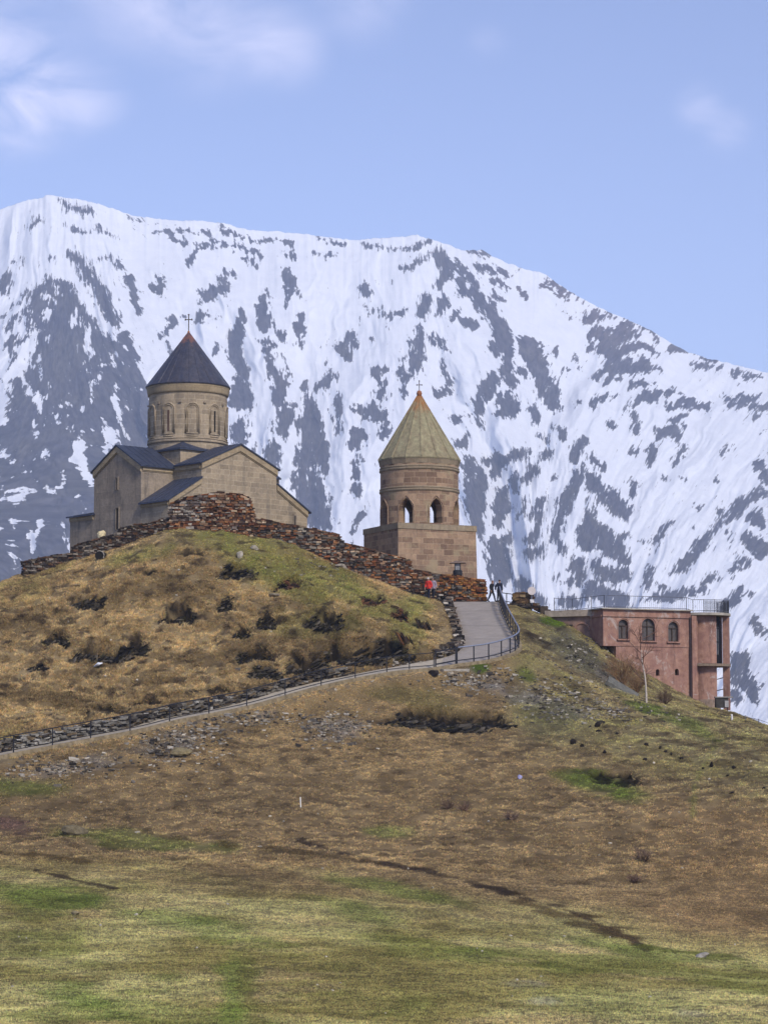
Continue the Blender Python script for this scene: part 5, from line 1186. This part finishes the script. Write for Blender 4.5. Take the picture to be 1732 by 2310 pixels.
cf = thing('cable_fence', at(1655, 1630, 186), 'thin cable fence on leaning posts at the right edge of the slope', 'fence')
for (px, pt_, pb_, Y) in FP[1:]:
    m_ = MB(); m_.tube([at(px, pb_ + 14, Y), at(px - 1, pt_, Y)], .03, 5); m_.build('post', plain('grey_post', (.2, .2, .22), .8), cf, uv=False)
m_ = MB(); m_.tube([at(px, pt_ + (4 if i % 2 else 2), Y) for i, (px, pt_, pb_, Y) in enumerate(FP)], .018, 4); m_.build('cable', plain('grey_cable', (.16, .16, .18), .8), cf, uv=False)

# ------------------------------------------------------------------ people
def body_mesh(joints, edges, radii, root):
    me = bpy.data.meshes.new('tmp'); names = list(joints)
    me.from_pydata([joints[k] for k in names], [(names.index(a), names.index(b)) for a, b in edges], [])
    o = bpy.data.objects.new('tmp', me); COL.objects.link(o)
    md = o.modifiers.new('s', 'SKIN'); sd = o.modifiers.new('d', 'SUBSURF'); sd.levels = sd.render_levels = 2
    for i, k in enumerate(names):
        sv = me.skin_vertices[0].data[i]; r = radii[k]; sv.radius = r if isinstance(r, tuple) else (r, r); sv.use_root = (k == root)
    dg = bpy.context.evaluated_depsgraph_get(); dg.update()
    out_ = bpy.data.meshes.new_from_object(o.evaluated_get(dg)); bpy.data.objects.remove(o); return out_
SKIN = plain('skin', (.42, .26, .19), .6, .12)
def person(foot, face, label, top, legs, hair, stride=.28, lean=.0, h=1.75, hold=None, hat=None, group=None):
    """foot: ground point; face: heading (radians, 0 = towards -Y)"""
    root = thing('person', foot, label, 'person', group)
    k = h / 1.75; J = {}
    J['pelvis'] = (0, 0, .95); J['waist'] = (0, -.01 - lean * .1, 1.1); J['chest'] = (0, -.02 - lean * .22, 1.3); J['neck'] = (0, -.02 - lean * .34, 1.48); J['skull'] = (0, -.045 - lean * .38, 1.58); J['head'] = (0, -.045 - lean * .42, 1.66); J['crown'] = (0, -.03 - lean * .43, 1.72)
    J['nose'] = (0, -.15 - lean * .42, 1.62)
    Ed = [('pelvis', 'waist'), ('waist', 'chest'), ('chest', 'neck'), ('neck', 'skull'), ('skull', 'head'), ('head', 'crown'), ('skull', 'nose')]
    Rd = {'pelvis': (.15, .11), 'waist': (.135, .10), 'chest': (.16, .115), 'neck': .055, 'skull': .08, 'head': (.088, .1), 'crown': .055, 'nose': .018}
    for s, sd in ((-1, 'l'), (1, 'r')):
        st = stride * s
        for nme, p, r in (('hip', (.1 * s, 0, .9), .088), ('knee', (.1 * s, -st * .55 - .03, .5), .062), ('ankle', (.1 * s, -st - (.0 if st > 0 else -.06), .09 if st > 0 else .13), .042), ('toe', (.11 * s, -st - .16 if st > 0 else -st - .1, .03), .034)): J[sd + nme] = p; Rd[sd + nme] = r
        Ed += [('pelvis', sd + 'hip'), (sd + 'hip', sd + 'knee'), (sd + 'knee', sd + 'ankle'), (sd + 'ankle', sd + 'toe')]
        ly = -lean * .28
        if hold == sd: el, wr = (.3 * s, .02 + ly, 1.16), (.36 * s, -.1 + ly, .93)
        else: el, wr = (.245 * s, .05 + ly + st * .25, 1.14), (.25 * s, -.05 + ly + st * .5, .9)
        for nme, p, r in (('sho', (.18 * s, ly - .01, 1.41), .068), ('elb', el, .05), ('wri', wr, .03), ('pal', tuple(np.array(wr) + (0, -.012, -.07)), (.036, .018))): J[sd + nme] = p; Rd[sd + nme] = r
        Ed += [('chest', sd + 'sho'), (sd + 'sho', sd + 'elb'), (sd + 'elb', sd + 'wri'), (sd + 'wri', sd + 'pal')]
        pl = np.array(J[sd + 'pal'])
        for f, (dy, ln) in enumerate(((-.026, .07), (-.009, .08), (.009, .075), (.026, .06))):
            J[f'{sd}f{f}a'] = tuple(pl + (0, dy, -.045)); J[f'{sd}f{f}b'] = tuple(pl + (-.012 * s, dy - .01, -.045 - ln)); Rd[f'{sd}f{f}a'] = .010; Rd[f'{sd}f{f}b'] = .008
            Ed += [(sd + 'pal', f'{sd}f{f}a'), (f'{sd}f{f}a', f'{sd}f{f}b')]
        J[sd + 'th'] = tuple(pl + (-.01 * s, -.05, -.03)); Rd[sd + 'th'] = .010; Ed += [(sd + 'pal', sd + 'th')]
    rot = Matrix.Rotation(face, 4, 'Z') @ Matrix.Scale(k, 4)
    me = body_mesh(J, Ed, Rd, 'pelvis'); 
    co = np.array([v.co[:] for v in me.vertices]); nrm = np.array([v.normal[:] for v in me.vertices])
    fc = [tuple(p.vertices) for p in me.polygons]; cen = np.array([co[list(f)].mean(0) for f in fc])
    def shell(name, mask, off, mat, parent):
        ids = [f for f, q in zip(fc, mask) if q]
        if not ids: return None
        used = sorted({i for f in ids for i in f}); mp_ = {v: i for i, v in enumerate(used)}
        mm_ = bpy.data.meshes.new(name); mm_.from_pydata([tuple(rot @ Vector(co[i] + nrm[i] * off)) for i in used], [], [tuple(mp_[i] for i in f) for f in ids])
        for p in mm_.polygons: p.use_smooth = True
        mm_.materials.append(mat); o = bpy.data.objects.new(name, mm_); return link(o, parent)
    me.transform(rot); me.materials.append(SKIN)
    for p in me.polygons: p.use_smooth = True
    bo = bpy.data.objects.new('body', me); link(bo, root)
    ax = np.abs(cen[:, 0]); z = cen[:, 2]
    hand = (z < .93) & (ax > .2)
    shell('jacket', ((z > .80) & (z < 1.47) & ~hand & ~((ax > .19) & (z < .93))), .035, top, root)
    shell('trousers', (z < 1.0) & (z > .12) & (ax < .205), .018, legs, root)
    shell('shoes', (z < .14), .016, MAT['black_metal'], root)
    shell('hair' if hat is None else 'hat', ((z > 1.64) | ((z > 1.55) & (cen[:, 1] > -.03 - lean * .4))) & (ax < .15), .02, hat or hair, root)
    return root
black = plain('black_coat', (.012, .013, .018), .85, .3, 20); navy = plain('navy_coat', (.012, .016, .035), .85, .3, 20); dkj = plain('dark_jeans', (.016, .018, .028), .9, .3, 20)
dhair = plain('dark_hair', (.03, .022, .018), .8); bhair = plain('brown_hair', (.16, .09, .06), .8)
person(at(1109, 1358, 201.6) , R(62), 'person in a short black coat striding left at the road head, hand held by another', black, dkj, bhair, .26, .05, 1.72, hold='l')
person(at(1126, 1358, 201.9), R(20), 'person in a long dark navy jacket standing by the handrail at the road head', navy, dkj, dhair, .1, .0, 1.78, hold='l')
redj = plain('red_jacket', (.62, .045, .035), .8, .2, 14); lilac = plain('lilac_jacket', (.33, .28, .36), .85, .2, 14); white_hat = plain('white_cap', (.6, .6, .62), .8)
def gp(px, py, Y): p = at(px, py, Y); return p
person(gp(967, 1350, 200.9), R(-30), 'person in a bright red jacket and pale cap walking up beside the rusty wall', redj, navy, dhair, .2, .12, 1.66, hat=white_hat)
person(gp(977, 1350, 201.4), R(-20), 'person in a lilac jacket and dark trousers close behind the red jacket', lilac, dkj, plain('mauve_hair', (.16, .12, .13), .8), .2, .2, 1.66)
person(at(86, 1292, 202.5), R(30), 'person with dark hair showing above the far left end of the grey wall', plain('pink_top', (.35, .2, .18), .85), dkj, dhair, .05, 0, 1.3)
person(at(71, 1294, 202.0), R(10), 'person in black barely showing above the far left end of the grey wall', black, dkj, dhair, .05, 0, 1.22)

# ------------------------------------------------------------------ birch and bushes
def twigs(name, mat, parent, root_p, n, L, spread, upb, thick, rs, depth=3, up=Vector((0, 0, 1)), loc=None):
    rr = random.Random(rs); m = MB()
    def grow(p, d, l, r, lv):
        q = p + d * l * .5 + Vector((rr.uniform(-.06, .06) * l,) * 3); e = q + (d + Vector((rr.uniform(-.3, .3), rr.uniform(-.3, .3), rr.uniform(-.1, .25)))).normalized() * l * .5
        m.tube([p, q, e], [r, r * .75, r * .45], 3, False)
        if lv > 0:
            for k in range(3):
                dd = (d + Vector((rr.gauss(0, spread), rr.gauss(0, spread), rr.gauss(upb, spread * .6)))).normalized(); grow(p.lerp(e, rr.uniform(.35, 1)), dd, l * rr.uniform(.5, .75), r * .5, lv - 1)
    for k in range(n):
        d = Vector((rr.gauss(0, spread), rr.gauss(0, spread), 1)).normalized(); grow(Vector(root_p), d, L * rr.uniform(.7, 1.1), thick, depth)
    return m.build(name, mat, parent, uv=False, loc=loc)
c = hit(1458, 1586); t0 = [c - up_ * .2, c + Vector((-.02, 0, .9)), c + Vector((-.1, 0, 1.9)), c + Vector((-.28, 0, 2.9)), c + Vector((-.3, 0, 3.7))]
birch = thing('birch_tree', c, 'small bare birch with a white trunk before the red building', 'tree')
m_ = MB(); m_.tube(catmull(t0, 4), [max(.025, .075 - .003 * i) for i in range(len(t0) * 4 - 3)], 8)
mm, ntm, b = newmat('birch_bark', .9, .1); o = mixc(ntm, ramp(ntm, noise(ntm, 3.0, 4, .7, scaled(ntm, (2, 2, 5))), .55, .68), (.52, .47, .42), (.12, .09, .08)); ntm.links.new(o, b.inputs['Base Color'])
m_.build('trunk', mm, birch, smooth=True, uv=False)
TW1 = plain('bare_twigs', (.13, .075, .06), .95); 
rr = random.Random(5); m_ = MB()
def br(p, d, l, r, lv):
    e = p + d * l; m_.tube([p, (p + e) / 2 + Vector((rr.uniform(-.05, .05),) * 3), e], [r, r * .7, r * .4], 4, False)
    if lv:
        for k in range(4): br(p.lerp(e, rr.uniform(.4, 1)), (d + Vector((rr.gauss(0, .55), rr.gauss(0, .55), rr.gauss(.05, .4)))).normalized(), l * rr.uniform(.45, .7), r * .5, lv - 1)
for k in range(11): br(t0[3].lerp(t0[1], rr.uniform(-.9, .75)), Vector((rr.gauss(0, .8), rr.gauss(0, .8), rr.uniform(.35, 1.1))).normalized(), rr.uniform(.9, 1.6), .03, 2)
m_.build('crown', TW1, birch, uv=False)
def shrub(px, py, L, n, col, label, rs, spread=.5, depth=3, Y=None):
    c = hit(px, py) if Y is None else at(px, py, Y)
    o = twigs('shrub', plain('twigs_%d' % rs, col, .95, .35, 4), None, c - up_ * .05, int(n * 1.6), L, spread, .1, .03, rs, depth, loc=c)
    return tag(o, label, 'shrub')
shrub(1405, 1545, 1.5, 26, (.26, .16, .085), 'straw brown bare bush against the foot of the red building left of the birch', 11, .55)
shrub(1435, 1565, 1.1, 18, (.24, .15, .08), 'smaller straw brown bush between the birch and the larger brown bush', 12, .55)
shrub(1500, 1590, .8, 14, (.15, .10, .07), 'low dark bush right of the birch under the red wall', 13, .6)
shrub(1153, 1850, .42, 12, (.16, .11, .085), 'small dark brown shrub alone on the rusty slope below the blue litter', 14, .7, 2)
shrub(1452, 1945, .5, 14, (.17, .12, .09), 'small dark brown shrub low on the right part of the rusty slope', 15, .7, 2)
shrub(1010, 1826, .45, 12, (.17, .115, .08), 'flat dark brown shrub left of the small lone shrub on the slope', 16, .9, 2)
shrub(1050, 1831, .4, 12, (.17, .11, .08), 'flat rusty shrub touching the left side of the lone shrub patch', 17, .9, 2)
shrub(1430, 1992, .4, 12, (.18, .12, .09), 'spreading rusty brown shrub just under the shrub of the lower right slope', 18, .9, 2)
shrub(20, 1300, .9, 18, (.17, .10, .075), 'reddish bare bush at the left edge below the grey wall end', 19, .6)

# ------------------------------------------------------------------ rocks
def rock_mesh(m, c, sz, seed, col, flat=.6, ax=None):
    r = random.Random(seed); bm = bmesh.new(); bmesh.ops.create_icosphere(bm, subdivisions=2, radius=1.0)
    A = Matrix.Rotation(r.uniform(0, 6.3), 3, 'Z') @ Matrix.Rotation(r.uniform(-.3, .3), 3, 'X')
    planes = [(Vector((r.gauss(0, 1), r.gauss(0, 1), r.gauss(0, .8))).normalized(), r.uniform(.45, .8)) for _ in range(9)]
    vs = []
    for v in bm.verts:
        p = v.co.copy()
        for n, d in planes:
            k = p.dot(n) - d
            if k > 0: p -= n * k
        p *= 1 + r.uniform(-.05, .05)
        p = A @ Vector((p.x * sz[0], p.y * sz[1], p.z * sz[2])); vs.append(Vector(c) + p)
    m.col = tuple(col); m.add(vs, [tuple(v.index for v in f.verts) for f in bm.faces]); bm.free()
MAT['rock'] = vcol('field_rock', .95, 5.0, .4, .6)
def rock(px, py, w, h, col, label, seed, group=None, Y=None, cat='rock'):
    c = hit(px, py) if Y is None else at(px, py, Y); s = c.y / F
    m = MB(); rock_mesh(m, c + up_ * (h * s * .30), (w * s / 1.5, w * s / 2.0, h * s / 1.35), seed, srgb(*col))
    return tag(m.build('rock', MAT['rock'], None, uv=False, loc=c), label, cat, group)
rock(172, 1884, 58, 26, (108, 100, 80), 'large grey brown boulder on the grass at the lower left', 1)
rock(405, 1702, 46, 14, (126, 116, 88), 'flat tan slab of rock below the kerb of the ramp', 2)
rock(170, 2066, 24, 9, (138, 128, 100), 'rounded tan stone half sunk in the lower left meadow', 3)
rock(1582, 2160, 40, 9, (150, 146, 138), 'pale flat stone lying at the lower right end of the worn track', 4)
rock(456, 1192, 34, 22, (140, 136, 130), 'pale grey stone at the foot of the tall rust red wall', 5)
rock(1015, 1525, 20, 10, (160, 150, 132), 'pale stone beneath the heavy railing bay', 6)
rock(980, 1524, 30, 16, (52, 48, 48), 'dark rounded rock beneath the railing left of the concrete footing', 7)
rock(228, 1212, 20, 20, (214, 200, 160), 'cream rounded dome showing above the low dark wall', 8, Y=201.6, cat='boulder')
rock(542, 1258, 16, 16, (168, 162, 150), 'upright pale stone on the green top of the knoll', 9)
rock(575, 1240, 18, 10, (150, 144, 132), 'small pale stone higher than the upright one on the green knoll', 10)
rock(310, 1880, 10, 5, (170, 164, 150), 'tiny pale stone right of the large boulder', 11)
rock(620, 1347, 26, 8, (136, 128, 112), 'pale slab lying in the green grass of the knoll', 12)
rock(770, 1283, 40, 12, (150, 142, 130), 'long pale slab fallen at the foot of the long rusty wall', 13)
rock(300, 1768, 9, 8, (120, 116, 110), 'small grey stone standing on the brown slope under the tan slab', 14)
rock(240, 1495, 22, 6, (90, 86, 80), 'grey stone beside the white snow patch', 15)
rock(830, 1300, 26, 10, (158, 150, 138), 'pale fallen stone under the middle of the long rusty wall', 16)
# big tilted slab on the right shoulder
c = hit(1405, 1560); m_ = MB(); m_.col = tuple(srgb(104, 104, 98)); m_.box(c + up_ * .12, (2.6, 1.2, .3), Vector((1, 0, -.62)).normalized(), Vector((.2, 1, .35)).normalized(), Vector((.5, -.2, 1)).normalized(), jit=.12)
tag(m_.build('rock', MAT['rock'], None, uv=False, loc=c), 'long tilted grey slab of rock on the right shoulder below the red building', 'rock')
# black stones strung along the right slope
BR_ = [(1293, 1680, 22, 16), (1312, 1686, 12, 10), (1348, 1640, 22, 14), (1350, 1653, 16, 8), (1392, 1658, 12, 7), (1458, 1684, 14, 9), (1455, 1716, 20, 9), (1489, 1690, 14, 8), (1502, 1700, 14, 12), (1514, 1704, 10, 8), (1537, 1714, 14, 8), (1605, 1732, 14, 16), (1655, 1735, 16, 10), (1585, 1736, 8, 6), (1640, 1752, 14, 5), (1722, 1782, 12, 8), (1362, 1700, 14, 8), (1650, 1790, 18, 5)]
BL_ = ['largest of the black stones on the right slope, left end', 'smaller black stone touching the largest one', 'upper black stone below the tilted grey slab', 'thin black stone just under the upper one', 'flat black stone right of the upper pair', 'black stone leading the string on the right slope', 'low wide black stone below the string', 'black stone in the middle of the string', 'tall black stone in the middle of the string', 'little black stone right after the tall one', 'black stone ending the middle string', 'upright black stone standing alone on the right slope', 'black stone right of the upright one', 'tiny black stone left of the upright one', 'thin black stone below the right pair', 'black stone at the right picture edge', 'black stone beside a pale chip near the green patch', 'thin dark stone low on the right slope']
for i, ((px, py, w_, h_), l_) in enumerate(zip(BR_, BL_)): rock(px, py, w_ * .75, h_ * .8, (38, 34, 32), l_, 100 + i, 'dark stones on the right slope')
# pale chips strewn on the slopes: nothing tells them apart
rp = random.Random(3); n = 0
while n < 70:
    px, py = rp.uniform(20, 1700), rp.uniform(1215, 2290)
    c = hit(px, py)
    if float(sample(pd, c.x, c.y)) < 1.2 or (1000 < px < 1180 and py < 1500) or c.y > 199: continue
    rock(px, py, rp.uniform(3.5, 9), rp.uniform(3, 5), (176, 170, 156), 'small pale stone chip lying loose in the grass of the slope', 300 + n, 'pale stone chips'); n += 1
# snow patch, litter, stake, stick, black dog-like hole mouth
c = hit(222, 1503); m_ = MB(); rock_mesh(m_, c + Vector((0, 0, .12)), (.95, .4, .16), 77, (.82, .84, .88)); 
for v in range(len(m_.v)):
    x, y, z = m_.v[v]; m_.v[v] = (x, y, z + (x - c.x) * .28)
tag(m_.build('snow_patch', plain('old_snow', (.78, .8, .84), .8, .06), None, smooth=True, uv=False, loc=c), 'last small patch of white snow under a dark scarp on the knoll', 'snow patch')
c = hit(1173, 1758); m_ = MB(); rock_mesh(m_, c + up_ * .1, (.2, .15, .17), 78, (.3, .3, .5)); tag(m_.build('litter_bag', plain('pale_blue_plastic', (.34, .34, .58), .5, .5, 9), None, uv=False, loc=c), 'crumpled pale blue plastic bag on the rusty slope', 'litter')
c = hit(678, 1822); m_ = MB(); m_.box(c + up_ * .25, (.055, .03, .6), (1, 0, .05), (0, 1, 0), (-.05, 0, 1)); tag(m_.build('stake', plain('white_paint', (.78, .78, .76), .7, .05), None, uv=False, loc=c), 'thin white upright stake on the rusty slope', 'stake')
c = hit(316, 2064); m_ = MB(); m_.tube([c, c + Vector((.1, 0, .13)), c + Vector((.16, 0, .32))], [.02, .016, .008], 5); tag(m_.build('stick', plain('dark_stick', (.05, .04, .03), .95), None, uv=False, loc=c), 'dark stick poking out of the lower left meadow', 'stick')
c = hit(226, 1262)
dp = thing('pipe_mouth', c, 'black round pipe mouth with a pale rim in the grass below the low wall', 'pipe')
X = Vector((1, -.15, 0)).normalized(); Yv = Vector((.15, 1, 0)).normalized(); o_ = c + up_ * .26
m_ = MB(); m_.tube([o_ - Yv * .25, o_ + Yv * .8], .36, 18, True); m_.build('bore', MAT['dark'], dp, uv=False)
m_ = MB(); m_.tube([o_ - Yv * .27 + X * .37 * math.cos(q) + up_ * .37 * math.sin(q) for q in np.linspace(-.6, 2.0, 14)], .035, 5); m_.build('rim', plain('pale_rim', (.34, .32, .29), .9), dp, uv=False)
# shale outcrops in the scarps: tilted plates
rs = random.Random(9)
SL = ['dark shale outcrop under a tussock in the middle of the knoll', 'thin dark outcrop high on the left of the knoll', 'small black outcrop at the left of the knoll', 'large dark outcrop of slanting plates above the snow patch', 'dark outcrop right of the snow patch', 'dark little outcrop right of the central one', 'green black outcrop near the top of the knoll', 'dark outcrop in the grass right of the knoll centre', 'dark streak of shale between the knoll outcrops', 'long low black outcrop on the green side of the knoll',
      'brown shale slabs tilted on the upper right of the knoll', 'dark mossy outcrop mound above the ramp', 'long black shale hollow below the bend of the road', 'deep black right end of the shale hollow below the bend', 'small dark shale bit low on the left of the knoll', 'brown outcrop below the long rusty wall', None, None, 'rusty outcrop near the road edge of the knoll', 'big black shale face above the bend of the ramp', 'black shale face beside the bend of the ramp', 'dark shale bank left of the big black face', 'dark bank above the middle of the ramp', None, None, None, None]
def plates(name, c, a, hz, n, label, seed, tilt=(.5, -.2, .8), pal=None, sz=(.35, 1.0)):
    r = random.Random(seed); m = MB(); pal = pal or [srgb(44, 41, 37), srgb(32, 30, 28), srgb(66, 61, 52), srgb(26, 25, 24), srgb(52, 49, 32), srgb(90, 84, 74)]
    cand = []
    for k in range(n * 40):
        x = c.x + r.uniform(-a, a) * 1.1; y = c.y + r.uniform(-.4, 3.2)
        if float(sample(dark, x, y)) > .45: cand.append((x, y))
        if len(cand) >= n: break
    if len(cand) < n // 2: cand += [(c.x + r.uniform(-a, a) * .8, c.y + r.uniform(.1, 1)) for k in range(n // 2)]
    for (x, y) in cand:
        L_ = r.uniform(*sz); g = Vector((x, y, ground(x, y)))
        ax_ = (Vector(tilt) + Vector((r.gauss(0, .12), r.gauss(0, .12), r.gauss(0, .1)))).normalized(); n2_ = ax_.cross(Vector((r.gauss(0, .3), 1, .2))).normalized(); s2 = ax_.cross(n2_)
        m.col = tuple(r.choice(pal) * r.uniform(.6, 1.25)); m.box(g + ax_ * L_ * .02 - up_ * .03, (L_, r.uniform(.25, .6), r.uniform(.05, .16)), ax_, s2, n2_, jit=.25)
    return tag(m.build(name, MAT['rock'], None, uv=False, loc=c), label, 'rock outcrop')
for k, ((c, a, hz), l_) in enumerate(zip(SCW, SL)):
    if l_: plates('rock_outcrop', c, a, hz, int(40 + a * 75), l_, 400 + k, pal=[srgb(96, 66, 48), srgb(70, 52, 42), srgb(48, 40, 36)] if 'brown' in l_ or 'rusty' in l_ else None, tilt=(.75, .1, -.35) if k in (10, 18) else (.95, -.1, .2) if k in (12, 13) else (.75, random.uniform(-.3, .2), random.uniform(.15, .6)), sz=(.35, 1.0) if k in (3, 19, 20, 12, 13) else (.25, .65))
# rusty fins by the road
for (px, py, l_, sd) in ((958, 1418, 'tall rusty fin of tilted shale beside the road', 31), (915, 1448, 'shorter rusty fin of shale left of the tall fin', 32)):
    c = hit(px, py); m = MB(); r = random.Random(sd)
    for k in range(7):
        m.col = tuple(random.choice([srgb(104, 70, 44), srgb(66, 52, 42), srgb(52, 46, 42)]) * r.uniform(.7, 1.2))
        m.box(c + Vector((k * .16 - .5, r.uniform(-.2, .2), .22 - .05 * k)), (r.uniform(.7, 1.5), r.uniform(.3, .7), r.uniform(.06, .16)), Vector((-.42, .2, .85)).normalized(), Vector((.1, 1, -.1)).normalized(), Vector((.85, 0, .42)).normalized(), jit=.25)
    tag(m.build('rock_outcrop', MAT['rock'], None, uv=False, loc=c), l_, 'rock outcrop')
# gravel and rubble on the spills: beyond counting
m = MB(); r = random.Random(21)
for (cx, cy, rx, ry, n) in ((1090, 1535, 120, 26, 240), (390, 1685, 110, 40, 300), (760, 1640, 100, 45, 300), (140, 1735, 170, 30, 260), (560, 1622, 150, 18, 200), (1270, 1580, 130, 50, 420), (1330, 1480, 110, 60, 300), (1400, 1610, 120, 30, 140), (700, 1530, 140, 20, 160), (790, 1285, 140, 26, 160), (450, 1650, 120, 30, 160), (920, 1500, 60, 8, 60)):
    for k in range(n):
        px, py = cx + r.gauss(0, .5) * rx, cy + r.gauss(0, .5) * ry; c = hit(px, py)
        if c.y > 200.5 or float(sample(pd, c.x, c.y)) < .35: continue
        s = r.uniform(.05, .17) * (1.7 if r.random() < .08 else 1); m.col = tuple(np.clip(srgb(*r.choice([(150, 146, 138), (108, 104, 98), (84, 80, 76), (60, 57, 54), (176, 170, 158)])) * r.uniform(.7, 1.15), 0, 1))
        m.box(c + up_ * s * .2, (s * r.uniform(1, 2), s * r.uniform(.8, 1.4), s * r.uniform(.4, .8)), (r.uniform(.6, 1), r.uniform(-.6, .6), r.uniform(-.2, .2)), (r.uniform(-.4, .4), 1, 0), jit=.25)
tag(m.build('gravel', MAT['rock'], None, uv=False), 'loose grey gravel and shale chips spilled below the ramp and shoulder', kind='stuff')

# ------------------------------------------------------------------ grass: tufts with a position, a size and a colour of their own
def grass_field(name, n, xr, yr, dens, hfun, label, seed, wid, blades=5):
    g = np.random.default_rng(seed)
    x = g.uniform(*xr, n); y = g.uniform(*yr, n); z = sample(H, x, y)
    px, py = proj(x, y, z)
    keep = (px > -620) & (px < 2350) & (py < 2420) & (g.random(n) < dens(x, y, px, py)) & (sample(pd, x, y) > .35) & (sample(dark, x, y) < .75) & (g.random(n) < (sstep(-.8, -.1, fbm(x / .42, y / .62, 90 + seed, 3)) if seed == 3 else sstep(-.32, .12, fbm(x / .42, y / .62, 90 + seed, 3))))
    keep &= ~((np.abs((x - 17.0) * rU.y * -1 + (y - 197.0) * rU.x) < 99) & ((x - 17.0) * rU.x + (y - 197) * rU.y > .9) & (-(x - 17.0) * rU.y + (y - 197) * rU.x > -.1) & (-(x - 17.0) * rU.y + (y - 197) * rU.x < 5))
    x, y, z, px, py = x[keep], y[keep], z[keep], px[keep], py[keep]; n = len(x)
    col = ground_colour(x, y, px, py, True)
    hh = hfun(x, y, px, py) * g.uniform(.6, 1.35, n)
    gxs = (sample(H, x + .4, y) - sample(H, x - .4, y)) / .8; gys = (sample(H, x, y + .4) - sample(H, x, y - .4)) / .8
    tv = g.uniform(.7, 1.3, n)
    V = np.empty((n, blades, 3, 3), np.float32); C = np.empty((n, blades, 3, 3), np.float32)
    for k in range(blades):
        a = g.uniform(0, 2 * np.pi, n); rad = g.uniform(0, 1, n) * wid * 2.2
        bx, by = x + np.cos(a) * rad, y + np.sin(a) * rad; bz = sample(H, bx, by) - .02
        le = g.uniform(.5, 1.25, n); h = hh * g.uniform(.6, 1.1, n)
        tx = bx + (np.cos(a) * .9 - gxs * .9 + .15) * h * le; ty = by + (np.sin(a) * .9 - gys * .9) * h * le
        tz = bz + .02 + h * np.sqrt(np.clip(1 - (le * .75) ** 2, .1, 1))
        w_ = wid * g.uniform(.5, 1.1, n); aw = g.uniform(-.7, .7, n)
        wx_, wy_ = np.cos(aw) * w_, np.sin(aw) * w_
        V[:, k, 0] = np.stack([bx - wx_, by - wy_, bz], -1); V[:, k, 1] = np.stack([bx + wx_, by + wy_, bz], -1); V[:, k, 2] = np.stack([tx, ty, tz], -1)
        c = np.clip(col * g.uniform(.72, 1.28, n)[:, None] * tv[:, None] * (1 + .06 * g.standard_normal((n, 3))), .004, 1)
        C[:, k, 0] = c * .92; C[:, k, 1] = c * .92; C[:, k, 2] = c * 1.1
    Fq = np.arange(n * blades * 3).reshape(-1, 3)
    me = fast_mesh(name, V.reshape(-1, 3), Fq, C.reshape(-1, 3)); me.materials.append(MAT['blade'])
    return tag(link(bpy.data.objects.new(name, me)), label, kind='stuff')
m, ntm, b = newmat('grass_blade', 1.0, .03); va = N(ntm, 'ShaderNodeVertexColor'); va.layer_name = 'Col'; 
tr_ = N(ntm, 'ShaderNodeBsdfTranslucent'); df_ = N(ntm, 'ShaderNodeBsdfDiffuse'); mx_ = N(ntm, 'ShaderNodeMixShader'); mx_.inputs[0].default_value = .5
bc_ = mixc(ntm, 1.0, va.outputs[0], (2.5, 2.5, 2.32), 'MULTIPLY')
for q_ in (tr_, df_): ntm.links.new(bc_, q_.inputs['Color'])
ntm.links.new(df_.outputs[0], mx_.inputs[1]); ntm.links.new(tr_.outputs[0], mx_.inputs[2]); ntm.links.new(mx_.outputs[0], ntm.nodes['Material Output'].inputs[0]); MAT['blade'] = m
kn_ = lambda x, y, px, py: sstep(1660, 1590, py + (px - 450) * .25) * sstep(1010, 960, px)
grass_field('dry_grass', 150000, (-33, 4), (150, 201.5), lambda x, y, px, py: .25 + .75 * kn_(x, y, px, py) * (1 - .6 * sstep(1290, 1220, py)), lambda x, y, px, py: .08 + .09 * kn_(x, y, px, py) * sstep(1200, 1290, py), 'shaggy dry straw grass over the knoll', 1, .04)
grass_field('slope_grass', 190000, (-30, 36), (118, 201), lambda x, y, px, py: np.where(kn_(x, y, px, py) > .5, 0, .85), lambda x, y, px, py: .075 + .03 * sstep(1500, 1650, py), 'short rusty and olive grass on the slope below the ramp', 2, .03)
grass_field('meadow_grass', 460000, (-34, 34), (54, 122), lambda x, y, px, py: np.clip((122 - y) / 25, 0, 1) * .5 + .5, lambda x, y, px, py: .055 + 0 * y, 'short olive meadow grass in the foreground', 3, .02, 4)
grass_field('overhanging_grass', 110000, (-33, 8), (150, 201), lambda x, y, px, py: ((sample(dark, x, y - .35) > .4) & (sample(dark, x, y) < .45)) * 1.0, lambda x, y, px, py: .24 + 0 * y, 'long straw grass hanging over the dark scarps', 5, .03)

# ------------------------------------------------------------------ mountain air
zt_ = float(Zd.max()) + 15; zb_ = min(float(H.min()), float(Zd.min())) - 1.0; hx_ = 9300.0
m = MB(); m.box((0, 0, (zt_ + zb_) / 2), (2 * hx_, 2 * hx_, zt_ - zb_))
hz_m = bpy.data.materials.new('mountain_air'); hz_m.use_nodes = True; ntm = hz_m.node_tree; ntm.nodes.clear()
o_ = ntm.nodes.new('ShaderNodeOutputMaterial'); pv = ntm.nodes.new('ShaderNodeVolumePrincipled')
pv.inputs['Color'].default_value = (0.62, 0.74, 1.0, 1); pv.inputs['Density'].default_value = HAZE; pv.inputs['Anisotropy'].default_value = 0.1
ntm.links.new(pv.outputs[0], o_.inputs['Volume'])
hz = tag(m.build('haze', hz_m, None, uv=False), 'thin blue mountain air', kind='stuff')
